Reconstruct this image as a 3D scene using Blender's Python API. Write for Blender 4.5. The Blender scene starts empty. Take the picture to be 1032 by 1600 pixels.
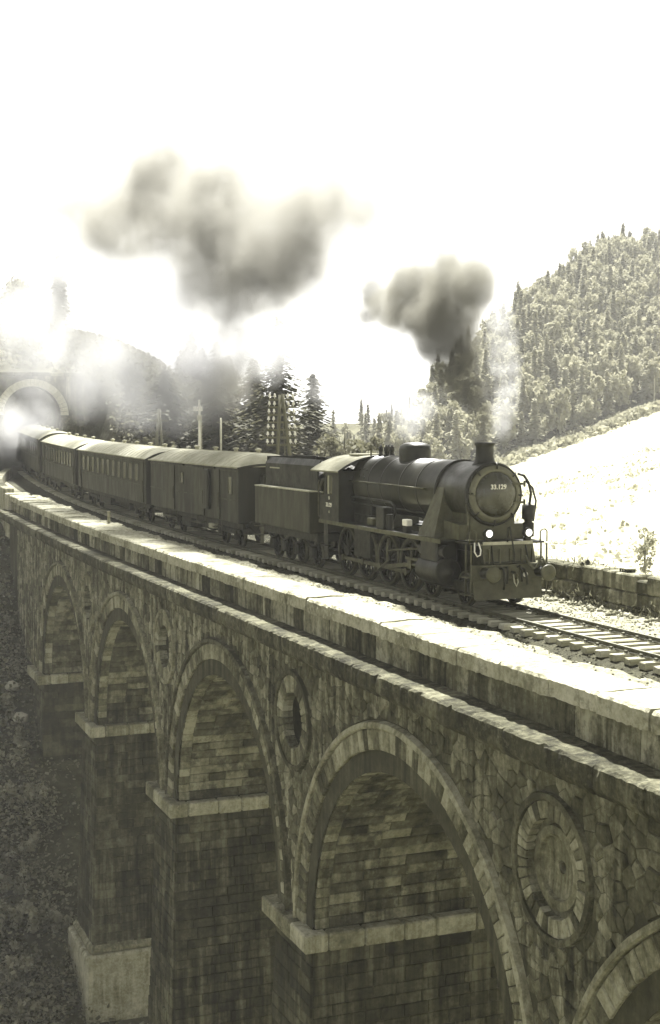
import bpy, bmesh, math, random
import numpy as np
from mathutils import Vector, Matrix, Quaternion

random.seed(7)
RNG = np.random.default_rng(7)
SC = bpy.context.scene
COL = SC.collection
PI = math.pi
rad = math.radians

# ------------------------------------------------------------------ camera
# World: +Y runs along the viaduct away from the camera, +X across it, rail top = 0
cam_d = bpy.data.cameras.new('camera')
cam = bpy.data.objects.new('camera', cam_d)
COL.objects.link(cam)
cam.location = (0, 0, 5.15)
cam.rotation_euler = (rad(90 - 3.51), 0, rad(-21.6))
cam_d.sensor_fit = 'HORIZONTAL'
cam_d.sensor_width = 36
cam_d.lens = 75.0
cam_d.clip_end = 4000
SC.camera = cam

# ------------------------------------------------------------------ sky and sun
SUN_EL = 55
SUN_AZ = math.atan2(0.34, 0.94)          # clockwise from +Y
world = bpy.data.worlds.new('World')
SC.world = world
world.use_nodes = True
wt = world.node_tree
wt.nodes.clear()
sky = wt.nodes.new('ShaderNodeTexSky')
sky.sky_type = 'NISHITA'
sky.sun_disc = False
sky.sun_elevation = rad(SUN_EL)
sky.sun_rotation = SUN_AZ
sky.air_density = 1.0
sky.dust_density = 0.4
bw = wt.nodes.new('ShaderNodeRGBToBW')
tintn = wt.nodes.new('ShaderNodeMix'); tintn.data_type = 'RGBA'; tintn.blend_type = 'MULTIPLY'
tintn.inputs[0].default_value = 1.0
tintn.inputs[7].default_value = (1.0, 0.993, 0.955, 1)
bg = wt.nodes.new('ShaderNodeBackground')
bg.inputs[1].default_value = 0.055
wo = wt.nodes.new('ShaderNodeOutputWorld')
wt.links.new(sky.outputs[0], bw.inputs[0])
wt.links.new(bw.outputs[0], tintn.inputs[6])
wt.links.new(tintn.outputs[2], bg.inputs[0])
wt.links.new(bg.outputs[0], wo.inputs[0])

sun_d = bpy.data.lights.new('sun', 'SUN')
sun_d.energy = 5.0
sun_d.angle = rad(0.6)
sun_d.color = (1.0, 0.985, 0.94)
sun = bpy.data.objects.new('sun', sun_d)
COL.objects.link(sun)
sdir = Vector((math.sin(SUN_AZ) * math.cos(rad(SUN_EL)), math.cos(SUN_AZ) * math.cos(rad(SUN_EL)), math.sin(rad(SUN_EL))))
sun.rotation_euler = sdir.to_track_quat('Z', 'Y').to_euler()
sun.location = (60, 100, 120)

SC.view_settings.view_transform = 'Standard'
SC.view_settings.look = 'None'
SC.view_settings.exposure = 2.0
SC.view_settings.gamma = 1.0
SC.view_settings.use_curve_mapping = False
SC.render.engine = 'CYCLES'
SC.cycles.max_bounces = 6
SC.cycles.diffuse_bounces = 3
SC.cycles.glossy_bounces = 2
SC.cycles.volume_bounces = 0
SC.cycles.transparent_max_bounces = 8
SC.cycles.volume_step_rate = 1.0
SC.cycles.volume_max_steps = 200
SC.cycles.use_denoising = True

# ------------------------------------------------------------------ colour and materials
def T(v, b=None):
    """toned monochrome: a grey of value v as this olive-brown print shows it"""
    if b is None:
        b = 0.56 + 0.36 * min(1.0, v)
    return (v, v * 0.975, v * b, 1.0)

def new_mat(name):
    m = bpy.data.materials.new(name)
    m.use_nodes = True
    nt = m.node_tree
    bs = nt.nodes['Principled BSDF']
    return m, nt, bs

def N(nt, t, **kw):
    n = nt.nodes.new(t)
    for k, v in kw.items():
        setattr(n, k, v)
    return n

def vec_scale(nt, src, s):
    mp = N(nt, 'ShaderNodeMapping')
    mp.inputs['Scale'].default_value = s
    nt.links.new(src, mp.inputs[0])
    return mp.outputs[0]

def noise(nt, vec, scale, detail=6, rough=0.6):
    n = N(nt, 'ShaderNodeTexNoise')
    n.inputs['Scale'].default_value = scale
    n.inputs['Detail'].default_value = detail
    n.inputs['Roughness'].default_value = rough
    nt.links.new(vec, n.inputs['Vector'])
    return n.outputs[0]

def mth(nt, op, a, b=None, c=None, clamp=False):
    n = N(nt, 'ShaderNodeMath', operation=op)
    n.use_clamp = clamp
    for i, v in enumerate((a, b, c)):
        if v is None:
            continue
        if isinstance(v, (int, float)):
            n.inputs[i].default_value = v
        else:
            nt.links.new(v, n.inputs[i])
    return n.outputs[0]

def maprange(nt, v, a, b, c=0.0, d=1.0, smooth=False):
    n = N(nt, 'ShaderNodeMapRange')
    if smooth:
        n.interpolation_type = 'SMOOTHSTEP'
    nt.links.new(v, n.inputs[0])
    n.inputs[1].default_value = a; n.inputs[2].default_value = b
    n.inputs[3].default_value = c; n.inputs[4].default_value = d
    return n.outputs[0]

def ramp(nt, v, stops):
    n = N(nt, 'ShaderNodeValToRGB')
    els = n.color_ramp.elements
    while len(els) < len(stops):
        els.new(0.5)
    for e, (p, c) in zip(els, stops):
        e.position = p
        e.color = c
    nt.links.new(v, n.inputs[0])
    return n.outputs[0]

def stone_mat(name, dark, mid, light, scale=1.0, streak=0.5, bump=0.5, rough=0.95, vary=0.35, cells=0.0, courses=False, lichen=0.0, b=None, moss=0.0):
    """weathered masonry: patches, vertical run-off streaks, grain, lichen; cells adds distant stone joints"""
    m, nt, bs = new_mat(name)
    geo = N(nt, 'ShaderNodeNewGeometry')
    pos = geo.outputs['Position']
    n1 = noise(nt, pos, 0.55 * scale, 7, 0.62)
    n2 = noise(nt, pos, 5.0 * scale, 8, 0.7)
    st = noise(nt, vec_scale(nt, pos, (2.6, 2.6, 0.16)), 1.0 * scale, 5, 0.65)
    a = mth(nt, 'MULTIPLY', n1, 0.9)
    a = mth(nt, 'MULTIPLY_ADD', n2, 0.8, a)
    pm = maprange(nt, noise(nt, pos, 0.33 * scale, 4, 0.6), 0.35, 0.65, 0.25, 1.6, True)
    stc = mth(nt, 'MULTIPLY_ADD', mth(nt, 'MULTIPLY', mth(nt, 'SUBTRACT', st, 0.5), pm), 1.5, 0.5)
    a = mth(nt, 'MULTIPLY_ADD', stc, 1.3 * streak, a)
    a = mth(nt, 'DIVIDE', a, 1.7 + 1.3 * streak)
    oi = N(nt, 'ShaderNodeObjectInfo')
    r = mth(nt, 'ADD', oi.outputs['Random'], geo.outputs['Random Per Island'])
    r = mth(nt, 'FRACT', r)
    a = mth(nt, 'MULTIPLY_ADD', mth(nt, 'SUBTRACT', r, 0.5), 0.22 * vary, a)
    height = mth(nt, 'MULTIPLY_ADD', n2, 1.0, mth(nt, 'MULTIPLY', noise(nt, pos, 18 * scale, 5, 0.7), 0.5))
    if cells:
        vo = N(nt, 'ShaderNodeTexVoronoi', feature='DISTANCE_TO_EDGE')
        vo.inputs['Scale'].default_value = cells
        nt.links.new(vec_scale(nt, pos, (1, 1, 1.5)), vo.inputs['Vector'])
        j = maprange(nt, vo.outputs['Distance'], 0.0, 0.09, 0, 1, True)
        vc = N(nt, 'ShaderNodeTexVoronoi')
        vc.inputs['Scale'].default_value = cells
        nt.links.new(vec_scale(nt, pos, (1, 1, 1.5)), vc.inputs['Vector'])
        sep = N(nt, 'ShaderNodeSeparateColor')
        nt.links.new(vc.outputs['Color'], sep.inputs[0])
        a = mth(nt, 'MULTIPLY_ADD', mth(nt, 'SUBTRACT', sep.outputs[0], 0.5), 0.16, a)
        a = mth(nt, 'SUBTRACT', a, mth(nt, 'MULTIPLY', mth(nt, 'SUBTRACT', 1.0, j), 0.07))
        height = mth(nt, 'MULTIPLY_ADD', j, 1.2, height)
    colr = ramp(nt, a, [(0.37, T(dark, b)), (0.5, T(mid, b)), (0.64, T(light, b))])
    if moss:
        l = noise(nt, pos, 1.5 * scale, 10, 0.72)
        lm = maprange(nt, l, 0.5, 0.6, 0, moss, True)
        mx = N(nt, 'ShaderNodeMix', data_type='RGBA')
        nt.links.new(lm, mx.inputs[0]); nt.links.new(colr, mx.inputs[6])
        mx.inputs[7].default_value = T(dark * 0.6)
        colr = mx.outputs[2]
    if lichen:
        l = noise(nt, pos, 3.2 * scale, 9, 0.75)
        lm = maprange(nt, l, 0.56, 0.66, 0, lichen, True)
        mx = N(nt, 'ShaderNodeMix', data_type='RGBA')
        nt.links.new(lm, mx.inputs[0]); nt.links.new(colr, mx.inputs[6])
        mx.inputs[7].default_value = T(min(0.75, light * 1.5))
        colr = mx.outputs[2]
    nt.links.new(colr, bs.inputs['Base Color'])
    bs.inputs['Roughness'].default_value = rough
    bs.inputs['Specular IOR Level'].default_value = 0.2
    bp = N(nt, 'ShaderNodeBump')
    bp.inputs['Strength'].default_value = bump
    bp.inputs['Distance'].default_value = 0.06
    nt.links.new(height, bp.inputs['Height'])
    nt.links.new(bp.outputs[0], bs.inputs['Normal'])
    return m

def plain_mat(name, lo, hi, scale=3.0, rough=0.5, bump=0.1, metal=0.0, spec=0.5, b=None, vary=0.0, streak=None):
    m, nt, bs = new_mat(name)
    geo = N(nt, 'ShaderNodeNewGeometry')
    pos = geo.outputs['Position']
    if streak:
        pos = vec_scale(nt, pos, streak)
    n1 = noise(nt, pos, scale, 7, 0.68)
    if vary:
        oi = N(nt, 'ShaderNodeObjectInfo')
        r = mth(nt, 'FRACT', mth(nt, 'ADD', oi.outputs['Random'], geo.outputs['Random Per Island']))
        n1 = mth(nt, 'MULTIPLY_ADD', mth(nt, 'SUBTRACT', r, 0.5), vary, n1)
    nt.links.new(ramp(nt, n1, [(0.32, T(lo, b)), (0.68, T(hi, b))]), bs.inputs['Base Color'])
    nt.links.new(maprange(nt, n1, 0.3, 0.7, min(1, rough + 0.15), max(0.05, rough - 0.12)), bs.inputs['Roughness'])
    bs.inputs['Metallic'].default_value = metal
    bs.inputs['Specular IOR Level'].default_value = spec
    if bump:
        bp = N(nt, 'ShaderNodeBump')
        bp.inputs['Strength'].default_value = bump
        bp.inputs['Distance'].default_value = 0.03
        nt.links.new(noise(nt, pos, scale * 6, 5, 0.6), bp.inputs['Height'])
        nt.links.new(bp.outputs[0], bs.inputs['Normal'])
    return m

def emit_mat(name, col, s):
    m, nt, bs = new_mat(name)
    bs.inputs['Base Color'].default_value = col
    bs.inputs['Emission Color'].default_value = col
    bs.inputs['Emission Strength'].default_value = s
    bs.inputs['Roughness'].default_value = 0.15
    return m

def leaf_mat(name, lo, hi, scale=0.7):
    m, nt, bs = new_mat(name)
    geo = N(nt, 'ShaderNodeNewGeometry')
    r = geo.outputs['Random Per Island']
    n1 = noise(nt, geo.outputs['Position'], scale, 4, 0.6)
    a = mth(nt, 'MULTIPLY_ADD', r, 0.5, mth(nt, 'MULTIPLY', n1, 0.5))
    nt.links.new(ramp(nt, a, [(0.2, T(lo)), (0.8, T(hi))]), bs.inputs['Base Color'])
    bs.inputs['Roughness'].default_value = 0.8
    bs.inputs['Specular IOR Level'].default_value = 0.2
    tr = N(nt, 'ShaderNodeBsdfTranslucent')
    tr.inputs['Color'].default_value = T(hi)
    mix = N(nt, 'ShaderNodeMixShader')
    mix.inputs[0].default_value = 0.3
    out = nt.nodes['Material Output']
    nt.links.new(bs.outputs[0], mix.inputs[1]); nt.links.new(tr.outputs[0], mix.inputs[2])
    nt.links.new(mix.outputs[0], out.inputs[0])
    return m

M = {}
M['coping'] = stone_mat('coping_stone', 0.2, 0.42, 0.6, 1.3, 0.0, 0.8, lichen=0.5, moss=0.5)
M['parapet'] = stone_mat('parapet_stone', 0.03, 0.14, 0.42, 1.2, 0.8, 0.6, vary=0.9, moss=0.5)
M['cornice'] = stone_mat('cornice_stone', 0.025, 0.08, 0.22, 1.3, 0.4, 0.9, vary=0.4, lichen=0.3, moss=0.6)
M['rubble'] = stone_mat('rubble_stone', 0.03, 0.14, 0.44, 1.2, 0.8, 0.8, vary=0.5, moss=0.25)
M['mortar'] = stone_mat('mortar_joint', 0.035, 0.075, 0.15, 1.2, 0.8, 0.4)
M['voussoir'] = stone_mat('voussoir_stone', 0.06, 0.19, 0.44, 1.5, 0.4, 0.6, vary=1.0)
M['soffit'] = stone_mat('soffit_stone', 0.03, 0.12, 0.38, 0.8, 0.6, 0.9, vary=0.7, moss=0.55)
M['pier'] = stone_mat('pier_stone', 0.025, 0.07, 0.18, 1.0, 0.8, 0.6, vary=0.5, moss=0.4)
M['impost'] = stone_mat('impost_stone', 0.12, 0.30, 0.54, 1.5, 0.4, 0.7, vary=0.7, lichen=0.3, moss=0.3)
M['white_rock'] = stone_mat('pale_limestone', 0.45, 0.6, 0.75, 1.5, 0.0, 0.6)
M['farwall'] = stone_mat('far_wall_stone', 0.06, 0.17, 0.42, 1.2, 0.6, 0.8, vary=0.6, moss=0.55)
M['portal_ring'] = stone_mat('pale_portal_ring', 0.4, 0.55, 0.7, 1.0, 0.3, 0.5, vary=0.4)
M['portal'] = stone_mat('portal_stone', 0.2, 0.34, 0.5, 1.0, 0.5, 0.5, vary=0.6)
M['ballast'] = stone_mat('ballast_gravel', 0.2, 0.36, 0.55, 6.0, 0.0, 1.0, vary=1.2)
M['ballast_dark'] = stone_mat('soot_and_shade_ballast', 0.025, 0.06, 0.12, 5.0, 0.0, 1.0, vary=1.0)  # soot between the rails; painted train shade on the far strip
M['sleeper'] = plain_mat('weathered_sleeper', 0.34, 0.58, 5, 0.9, 0.5, vary=0.35, spec=0.2, streak=(0.3, 3, 3))
M['rail'] = plain_mat('rusty_rail', 0.07, 0.13, 4, 0.6, 0.1, metal=0.2)
M['railtop'] = plain_mat('rail_head', 0.4, 0.55, 4, 0.3, 0.0, metal=0.9)
M['black'] = plain_mat('sooty_black_paint', 0.009, 0.022, 2.2, 0.48, 0.12, spec=0.5, b=0.46)
M['boiler'] = plain_mat('boiler_cladding', 0.015, 0.032, 1.6, 0.38, 0.06, spec=0.6, b=0.48)
M['greyfront'] = plain_mat('dusty_front_paint', 0.05, 0.1, 3.5, 0.55, 0.1, b=0.48)
M['door'] = plain_mat('smokebox_door_paint', 0.025, 0.05, 2.4, 0.24, 0.04, spec=0.7, b=0.48)
M['steel'] = plain_mat('greasy_steel', 0.07, 0.13, 4, 0.5, 0.05, metal=0.5)
M['dull'] = plain_mat('oily_running_gear', 0.012, 0.03, 5, 0.6, 0.2, b=0.46)
M['edge_grey'] = plain_mat('bare_ring_metal', 0.09, 0.15, 4, 0.4, 0.05)
M['edge'] = plain_mat('worn_edge_paint', 0.3, 0.5, 6, 0.5, 0.05)
M['white'] = plain_mat('white_paint', 0.75, 0.85, 3, 0.5, 0.0)
M['coach'] = plain_mat('coach_paint', 0.015, 0.03, 1.8, 0.5, 0.05, b=0.48, vary=0.12, streak=(1, 1, 0.25))
M['coachpanel'] = plain_mat('coach_panel_paint', 0.024, 0.045, 2.0, 0.5, 0.05, b=0.48, streak=(1, 1, 0.3))
M['roof'] = plain_mat('coach_roof_canvas', 0.30, 0.46, 1.5, 0.75, 0.15, vary=0.1)
M['roofgrey'] = plain_mat('grey_and_shade_roof', 0.17, 0.3, 1.2, 0.8, 0.15)  # plain grey on the cab roof; painted shade on the last coach
M['glass'] = plain_mat('coach_window_glass', 0.06, 0.12, 1.0, 0.12, 0.0, spec=0.9)
M['coal'] = plain_mat('coal', 0.02, 0.05, 8, 0.5, 0.6)
M['wood'] = plain_mat('weathered_pole_wood', 0.10, 0.18, 3, 0.9, 0.2, streak=(4, 4, 0.4))
M['porcelain'] = plain_mat('porcelain', 0.8, 0.9, 3, 0.2, 0.0)
M['lamp'] = emit_mat('lit_headlamp_lens', (1, 1, 0.93, 1), 0.6)
M['skin'] = plain_mat('face_skin', 0.42, 0.5, 4, 0.6, 0.0)
M['cloth'] = plain_mat('dark_work_clothes', 0.05, 0.08, 6, 0.9, 0.1)
M['leafdark'] = leaf_mat('conifer_needles', 0.04, 0.11)
M['leafmid'] = leaf_mat('deciduous_leaves', 0.09, 0.2)
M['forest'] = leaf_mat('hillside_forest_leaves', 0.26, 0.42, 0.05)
M['bark'] = plain_mat('bark', 0.08, 0.16, 5, 0.95, 0.5)
M['paletrunk'] = plain_mat('pale_birch_bark', 0.4, 0.6, 5, 0.9, 0.2)
M['undergrowth'] = leaf_mat('undergrowth_leaves', 0.03, 0.40, 0.5)
M['bramble'] = leaf_mat('bramble_leaves', 0.10, 0.5, 0.3)
M['scrub'] = leaf_mat('hill_scrub_leaves', 0.06, 0.2, 0.4)
M['grass'] = leaf_mat('meadow_grass_blades', 0.2, 0.42, 0.2)

def ground_material():
    m, nt, bs = new_mat('grassy_ground')
    geo = N(nt, 'ShaderNodeNewGeometry')
    pos = geo.outputs['Position']
    n1 = noise(nt, pos, 0.09, 9, 0.7)
    n2 = noise(nt, pos, 1.4, 7, 0.7)
    a = mth(nt, 'MULTIPLY_ADD', n2, 0.5, mth(nt, 'MULTIPLY', n1, 0.5))
    mead = ramp(nt, a, [(0.36, T(0.26)), (0.5, T(0.38)), (0.6, T(0.46))])
    wild = ramp(nt, a, [(0.36, T(0.05)), (0.5, T(0.10)), (0.64, T(0.2))])
    sx = N(nt, 'ShaderNodeSeparateXYZ')
    nt.links.new(pos, sx.inputs[0])
    w = maprange(nt, mth(nt, 'MULTIPLY_ADD', n2, 12, sx.outputs[0]), 44, 66, 0, 1, True)
    # the mown meadow stops at the wood's edge
    d = mth(nt, 'ADD', mth(nt, 'MULTIPLY', mth(nt, 'SUBTRACT', sx.outputs[0], 147), -0.465),
            mth(nt, 'MULTIPLY', mth(nt, 'SUBTRACT', sx.outputs[1], 264), 0.886))
    w2 = maprange(nt, mth(nt, 'MULTIPLY_ADD', n1, 14, d), -4, 8, 1, 0, True)
    w = mth(nt, 'MULTIPLY', w, w2)
    mx = N(nt, 'ShaderNodeMix', data_type='RGBA')
    nt.links.new(w, mx.inputs[0]); nt.links.new(wild, mx.inputs[6]); nt.links.new(mead, mx.inputs[7])
    nt.links.new(mx.outputs[2], bs.inputs['Base Color'])
    bs.inputs['Roughness'].default_value = 1.0
    bs.inputs['Specular IOR Level'].default_value = 0.1
    bp = N(nt, 'ShaderNodeBump'); bp.inputs['Strength'].default_value = 0.8; bp.inputs['Distance'].default_value = 0.3
    nt.links.new(n2, bp.inputs['Height']); nt.links.new(bp.outputs[0], bs.inputs['Normal'])
    return m
M['ground'] = ground_material()

# ------------------------------------------------------------------ helpers
def link(o, parent=None):
    COL.objects.link(o)
    if parent is not None:
        o.parent = parent
    return o

def tag(o, label=None, cat=None, group=None, kind=None):
    if label: o['label'] = label
    if cat: o['category'] = cat
    if group: o['group'] = group
    if kind: o['kind'] = kind
    return o

def empty(name, loc=(0, 0, 0), rz=0.0):
    o = bpy.data.objects.new(name, None)
    o.empty_display_size = 0.3
    o.location = loc
    o.rotation_euler = (0, 0, rz)
    return link(o)

def inst(name, me, parent=None, loc=(0, 0, 0), rot=(0, 0, 0), scale=(1, 1, 1)):
    o = bpy.data.objects.new(name, me)
    o.location = loc; o.rotation_euler = rot; o.scale = scale
    return link(o, parent)

def copy_tree(o, parent=None):
    c = o.copy()
    COL.objects.link(c)
    c.parent = parent
    for ch in list(o.children):
        copy_tree(ch, c)
    return c

class MB:
    """collects shapes, builds one mesh"""
    def __init__(s):
        s.v = []; s.f = []; s.sm = []
    def add(s, vs, fs, smooth=False):
        k = len(s.v)
        s.v.extend([tuple(p) for p in vs])
        s.f.extend([tuple(i + k for i in f) for f in fs])
        s.sm.extend([smooth] * len(fs))
        return s
    def box(s, x0, x1, y0, y1, z0, z1, c=0.0):
        if c <= 0:
            vs = [(x0, y0, z0), (x1, y0, z0), (x1, y1, z0), (x0, y1, z0), (x0, y0, z1), (x1, y0, z1), (x1, y1, z1), (x0, y1, z1)]
            fs = [(0, 3, 2, 1), (4, 5, 6, 7), (0, 1, 5, 4), (1, 2, 6, 5), (2, 3, 7, 6), (3, 0, 4, 7)]
            return s.add(vs, fs)
        c = min(c, (x1 - x0) / 2.1, (y1 - y0) / 2.1, (z1 - z0) / 2.1)
        vs = []; 
        X = (x0, x1); Y = (y0, y1); Z = (z0, z1)
        idx = {}
        for i in (0, 1):
            for j in (0, 1):
                for k in (0, 1):
                    sx = c if i == 0 else -c; sy = c if j == 0 else -c; sz = c if k == 0 else -c
                    idx[i, j, k, 'x'] = len(vs); vs.append((X[i], Y[j] + sy, Z[k] + sz))
                    idx[i, j, k, 'y'] = len(vs); vs.append((X[i] + sx, Y[j], Z[k] + sz))
                    idx[i, j, k, 'z'] = len(vs); vs.append((X[i] + sx, Y[j] + sy, Z[k]))
        fs = []
        for i in (0, 1):
            f = [idx[i, 0, 0, 'x'], idx[i, 1, 0, 'x'], idx[i, 1, 1, 'x'], idx[i, 0, 1, 'x']]
            fs.append(f if i else f[::-1])
            f = [idx[0, i, 0, 'y'], idx[0, i, 1, 'y'], idx[1, i, 1, 'y'], idx[1, i, 0, 'y']]
            fs.append(f if i else f[::-1])
            f = [idx[0, 0, i, 'z'], idx[1, 0, i, 'z'], idx[1, 1, i, 'z'], idx[0, 1, i, 'z']]
            fs.append(f if i else f[::-1])
        for i in (0, 1):
            for j in (0, 1):
                f = [idx[i, j, 0, 'x'], idx[i, j, 1, 'x'], idx[i, j, 1, 'y'], idx[i, j, 0, 'y']]
                fs.append(f if i != j else f[::-1])
                f = [idx[i, 0, j, 'x'], idx[i, 1, j, 'x'], idx[i, 1, j, 'z'], idx[i, 0, j, 'z']]
                fs.append(f if i == j else f[::-1])
                f = [idx[0, i, j, 'y'], idx[1, i, j, 'y'], idx[1, i, j, 'z'], idx[0, i, j, 'z']]
                fs.append(f if i != j else f[::-1])
        for i in (0, 1):
            for j in (0, 1):
                for k in (0, 1):
                    f = [idx[i, j, k, 'x'], idx[i, j, k, 'y'], idx[i, j, k, 'z']]
                    fs.append(f if (i + j + k) % 2 else f[::-1])
        return s.add(vs, fs)
    def cyl(s, p0, p1, r0, r1=None, seg=16, caps=True, smooth=True):
        r1 = r0 if r1 is None else r1
        p0 = Vector(p0); p1 = Vector(p1)
        d = (p1 - p0).normalized()
        u = d.orthogonal().normalized(); w = d.cross(u)
        vs = []
        for p, r in ((p0, r0), (p1, r1)):
            for i in range(seg):
                a = 2 * PI * i / seg
                vs.append(p + (u * math.cos(a) + w * math.sin(a)) * r)
        s.add(vs, [(i, (i + 1) % seg, seg + (i + 1) % seg, seg + i) for i in range(seg)], smooth)
        if caps:
            s.add(vs[:seg], [tuple(range(seg))[::-1]])
            s.add(vs[seg:], [tuple(range(seg))])
        return s
    def lathe(s, origin, axis, prof, seg=32, smooth=True, a0=0, a1=2 * PI):
        """prof: (distance along axis, radius)"""
        o = Vector(origin); d = Vector(axis).normalized()
        u = d.orthogonal().normalized(); w = d.cross(u)
        full = abs(a1 - a0 - 2 * PI) < 1e-6
        n = seg if full else seg + 1
        vs = []
        for (h, r) in prof:
            for i in range(n):
                a = a0 + (a1 - a0) * i / seg
                vs.append(o + d * h + (u * math.cos(a) + w * math.sin(a)) * r)
        fs = []
        for k in range(len(prof) - 1):
            for i in range(seg):
                j = (i + 1) % n
                fs.append((k * n + i, k * n + j, (k + 1) * n + j, (k + 1) * n + i))
        return s.add(vs, fs, smooth)
    def tube(s, pts, r, seg=8):
        pts = [Vector(p) for p in pts]
        vs = []; fs = []
        n = len(pts)
        up = None
        for i, p in enumerate(pts):
            d = (pts[min(i + 1, n - 1)] - pts[max(i - 1, 0)]).normalized()
            if up is None:
                up = d.orthogonal().normalized()
            u = (up - d * up.dot(d)).normalized(); w = d.cross(u); up = u
            rr = r[i] if isinstance(r, (list, tuple)) else r
            for k in range(seg):
                a = 2 * PI * k / seg
                vs.append(p + (u * math.cos(a) + w * math.sin(a)) * rr)
        for i in range(n - 1):
            for k in range(seg):
                fs.append((i * seg + k, i * seg + (k + 1) % seg, (i + 1) * seg + (k + 1) % seg, (i + 1) * seg + k))
        fs.append(tuple(range(seg))[::-1]); fs.append(tuple(range((n - 1) * seg, n * seg)))
        return s.add(vs, fs, True)
    def prism(s, poly, ax, a, b, smooth=False):
        """poly of 2-D points extruded along axis ax from a to b (x: (y,z); y: (x,z); z: (x,y))"""
        def P(p, h):
            return {'x': (h, p[0], p[1]), 'y': (p[0], h, p[1]), 'z': (p[0], p[1], h)}[ax]
        n = len(poly)
        va = [P(p, a) for p in poly]; vb = [P(p, b) for p in poly]
        s.add(va + vb, [(i, (i + 1) % n, n + (i + 1) % n, n + i) for i in range(n)], smooth)
        s.add(va, [tuple(range(n))]); s.add(vb, [tuple(range(n))[::-1]])
        return s
    def mesh(s, name, mat):
        me = bpy.data.meshes.new(name)
        me.from_pydata(s.v, [], s.f)
        me.polygons.foreach_set('use_smooth', s.sm)
        if mat is not None:
            me.materials.append(M[mat])
        bm = bmesh.new(); bm.from_mesh(me)
        bmesh.ops.recalc_face_normals(bm, faces=bm.faces)
        bm.to_mesh(me); bm.free()
        me.update()
        return me
    def build(s, name, mat, parent=None, loc=(0, 0, 0), rot=(0, 0, 0)):
        return inst(name, s.mesh(name, mat), parent, loc, rot)

def np_mesh(name, verts, faces, mat):
    """fast build: verts (N,3), faces (M,k) with constant k"""
    me = bpy.data.meshes.new(name)
    verts = np.asarray(verts, dtype=np.float32); faces = np.asarray(faces, dtype=np.int32)
    me.vertices.add(len(verts)); me.vertices.foreach_set('co', verts.ravel())
    k = faces.shape[1]
    me.loops.add(faces.size); me.loops.foreach_set('vertex_index', faces.ravel())
    me.polygons.add(len(faces))
    me.polygons.foreach_set('loop_start', np.arange(0, faces.size, k, dtype=np.int32))
    me.update(calc_edges=True)
    me.materials.append(M[mat])
    return me

def smooth01(a, b, x):
    t = np.clip((x - a) / (b - a), 0, 1)
    return t * t * (3 - 2 * t)

# ------------------------------------------------------------------ terrain
TRACK_N = 19.1
CURVE_T, CURVE_R = 82.0, 600.0
def track_n(t):
    return TRACK_N + max(0.0, t - CURVE_T) ** 2 / (2 * CURVE_R)
def track_z(t):
    return 0.00033 * max(0.0, t - 60.0) ** 2
def track_slope(t):
    return 0.00066 * max(0.0, t - 60.0)
def track_rz(t):
    return -math.atan(max(0.0, t - CURVE_T) / CURVE_R)

def lump(n, t, f, seed):
    r = np.random.default_rng(seed)
    z = 0
    for k in range(6):
        a = r.uniform(0, 2 * PI); p = r.uniform(0, 2 * PI); g = f * (1.0 + 0.55 * k)
        z = z + np.sin((n * math.cos(a) + t * math.sin(a)) * g + p) / (1 + 0.5 * k)
    return z / 3

def dcap(s):
    return np.interp(s, [-60, -12, 26, 81, 186, 270, 330], [0, 8, 26, 46, 75, 62, 40])

def terrain(n, t):
    n = np.asarray(n, dtype=float); t = np.asarray(t, dtype=float)
    zt = np.interp(t, [-60, -10, 20, 50, 66, 78, 86, 93, 100, 108, 116, 125],
                   [-14, -22, -28, -28, -26, -20, -13.5, -8, -2.0, -0.2, 0.4, 0.7])
    plane = -7.9 + 0.2426 * (n - 72) - 0.081 * (t - 111)
    plane = np.maximum(plane, -24)
    w = smooth01(26, 78, n)
    base = zt * (1 - w) + plane * w
    # near bank left of the viaduct climbs away from it
    base = base + 0.28 * np.maximum(0, 11 - n) * smooth01(45, 80, t)
    # tunnel hill, with a cutting left open for the line
    cut = smooth01(4.2, 8.0, np.abs(n - 20.6))
    ramp_ = np.maximum(0, t - 108) * 0.62
    ramp_ = 18 * (1 - np.exp(-ramp_ / 18))
    step = np.where(t > 125.4, 1.0, cut)
    base = base + ramp_ * step * (1 - smooth01(34, 85, n))
    # wooded hill on the right
    d = (n - 147) * -0.465 + (t - 264) * 0.886
    s_ = (n - 147) * 0.886 + (t - 264) * 0.465
    base = base + 0.62 * np.clip(d, 0, None).clip(0, dcap(s_)) * 1.0
    drop = 0.5 * np.maximum(0, d - dcap(s_) - 10) * smooth01(165, 230, t)
    base = np.maximum(base - drop, np.minimum(base, 5.6))
    # knoll under the photographer
    r = np.hypot(n + 2, t + 4)
    knoll = 3.45 - 0.95 * np.maximum(0, r - 2.5)
    base = np.maximum(base, knoll)
    far = smooth01(30, 120, np.hypot(n - 19, t - 60))
    base = base + lump(n, t, 0.045, 3) * 1.3 * far + lump(n, t, 0.4, 5) * 0.35 * smooth01(3.0, 9.0, np.abs(n - 19.5)) * (1 - smooth01(-10, 6, -np.hypot(n, t)))
    return base

def axis_grid(lo, a, b, hi, fine, coarse):
    out = list(np.arange(a, b, fine))
    g = fine; x = b
    while x < hi:
        out.append(x); g = min(coarse, g * 1.12); x += g
    g = fine; x = a
    left = []
    while x > lo:
        g = min(coarse, g * 1.12); x -= g; left.append(x)
    return np.array(left[::-1] + out)

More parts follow.
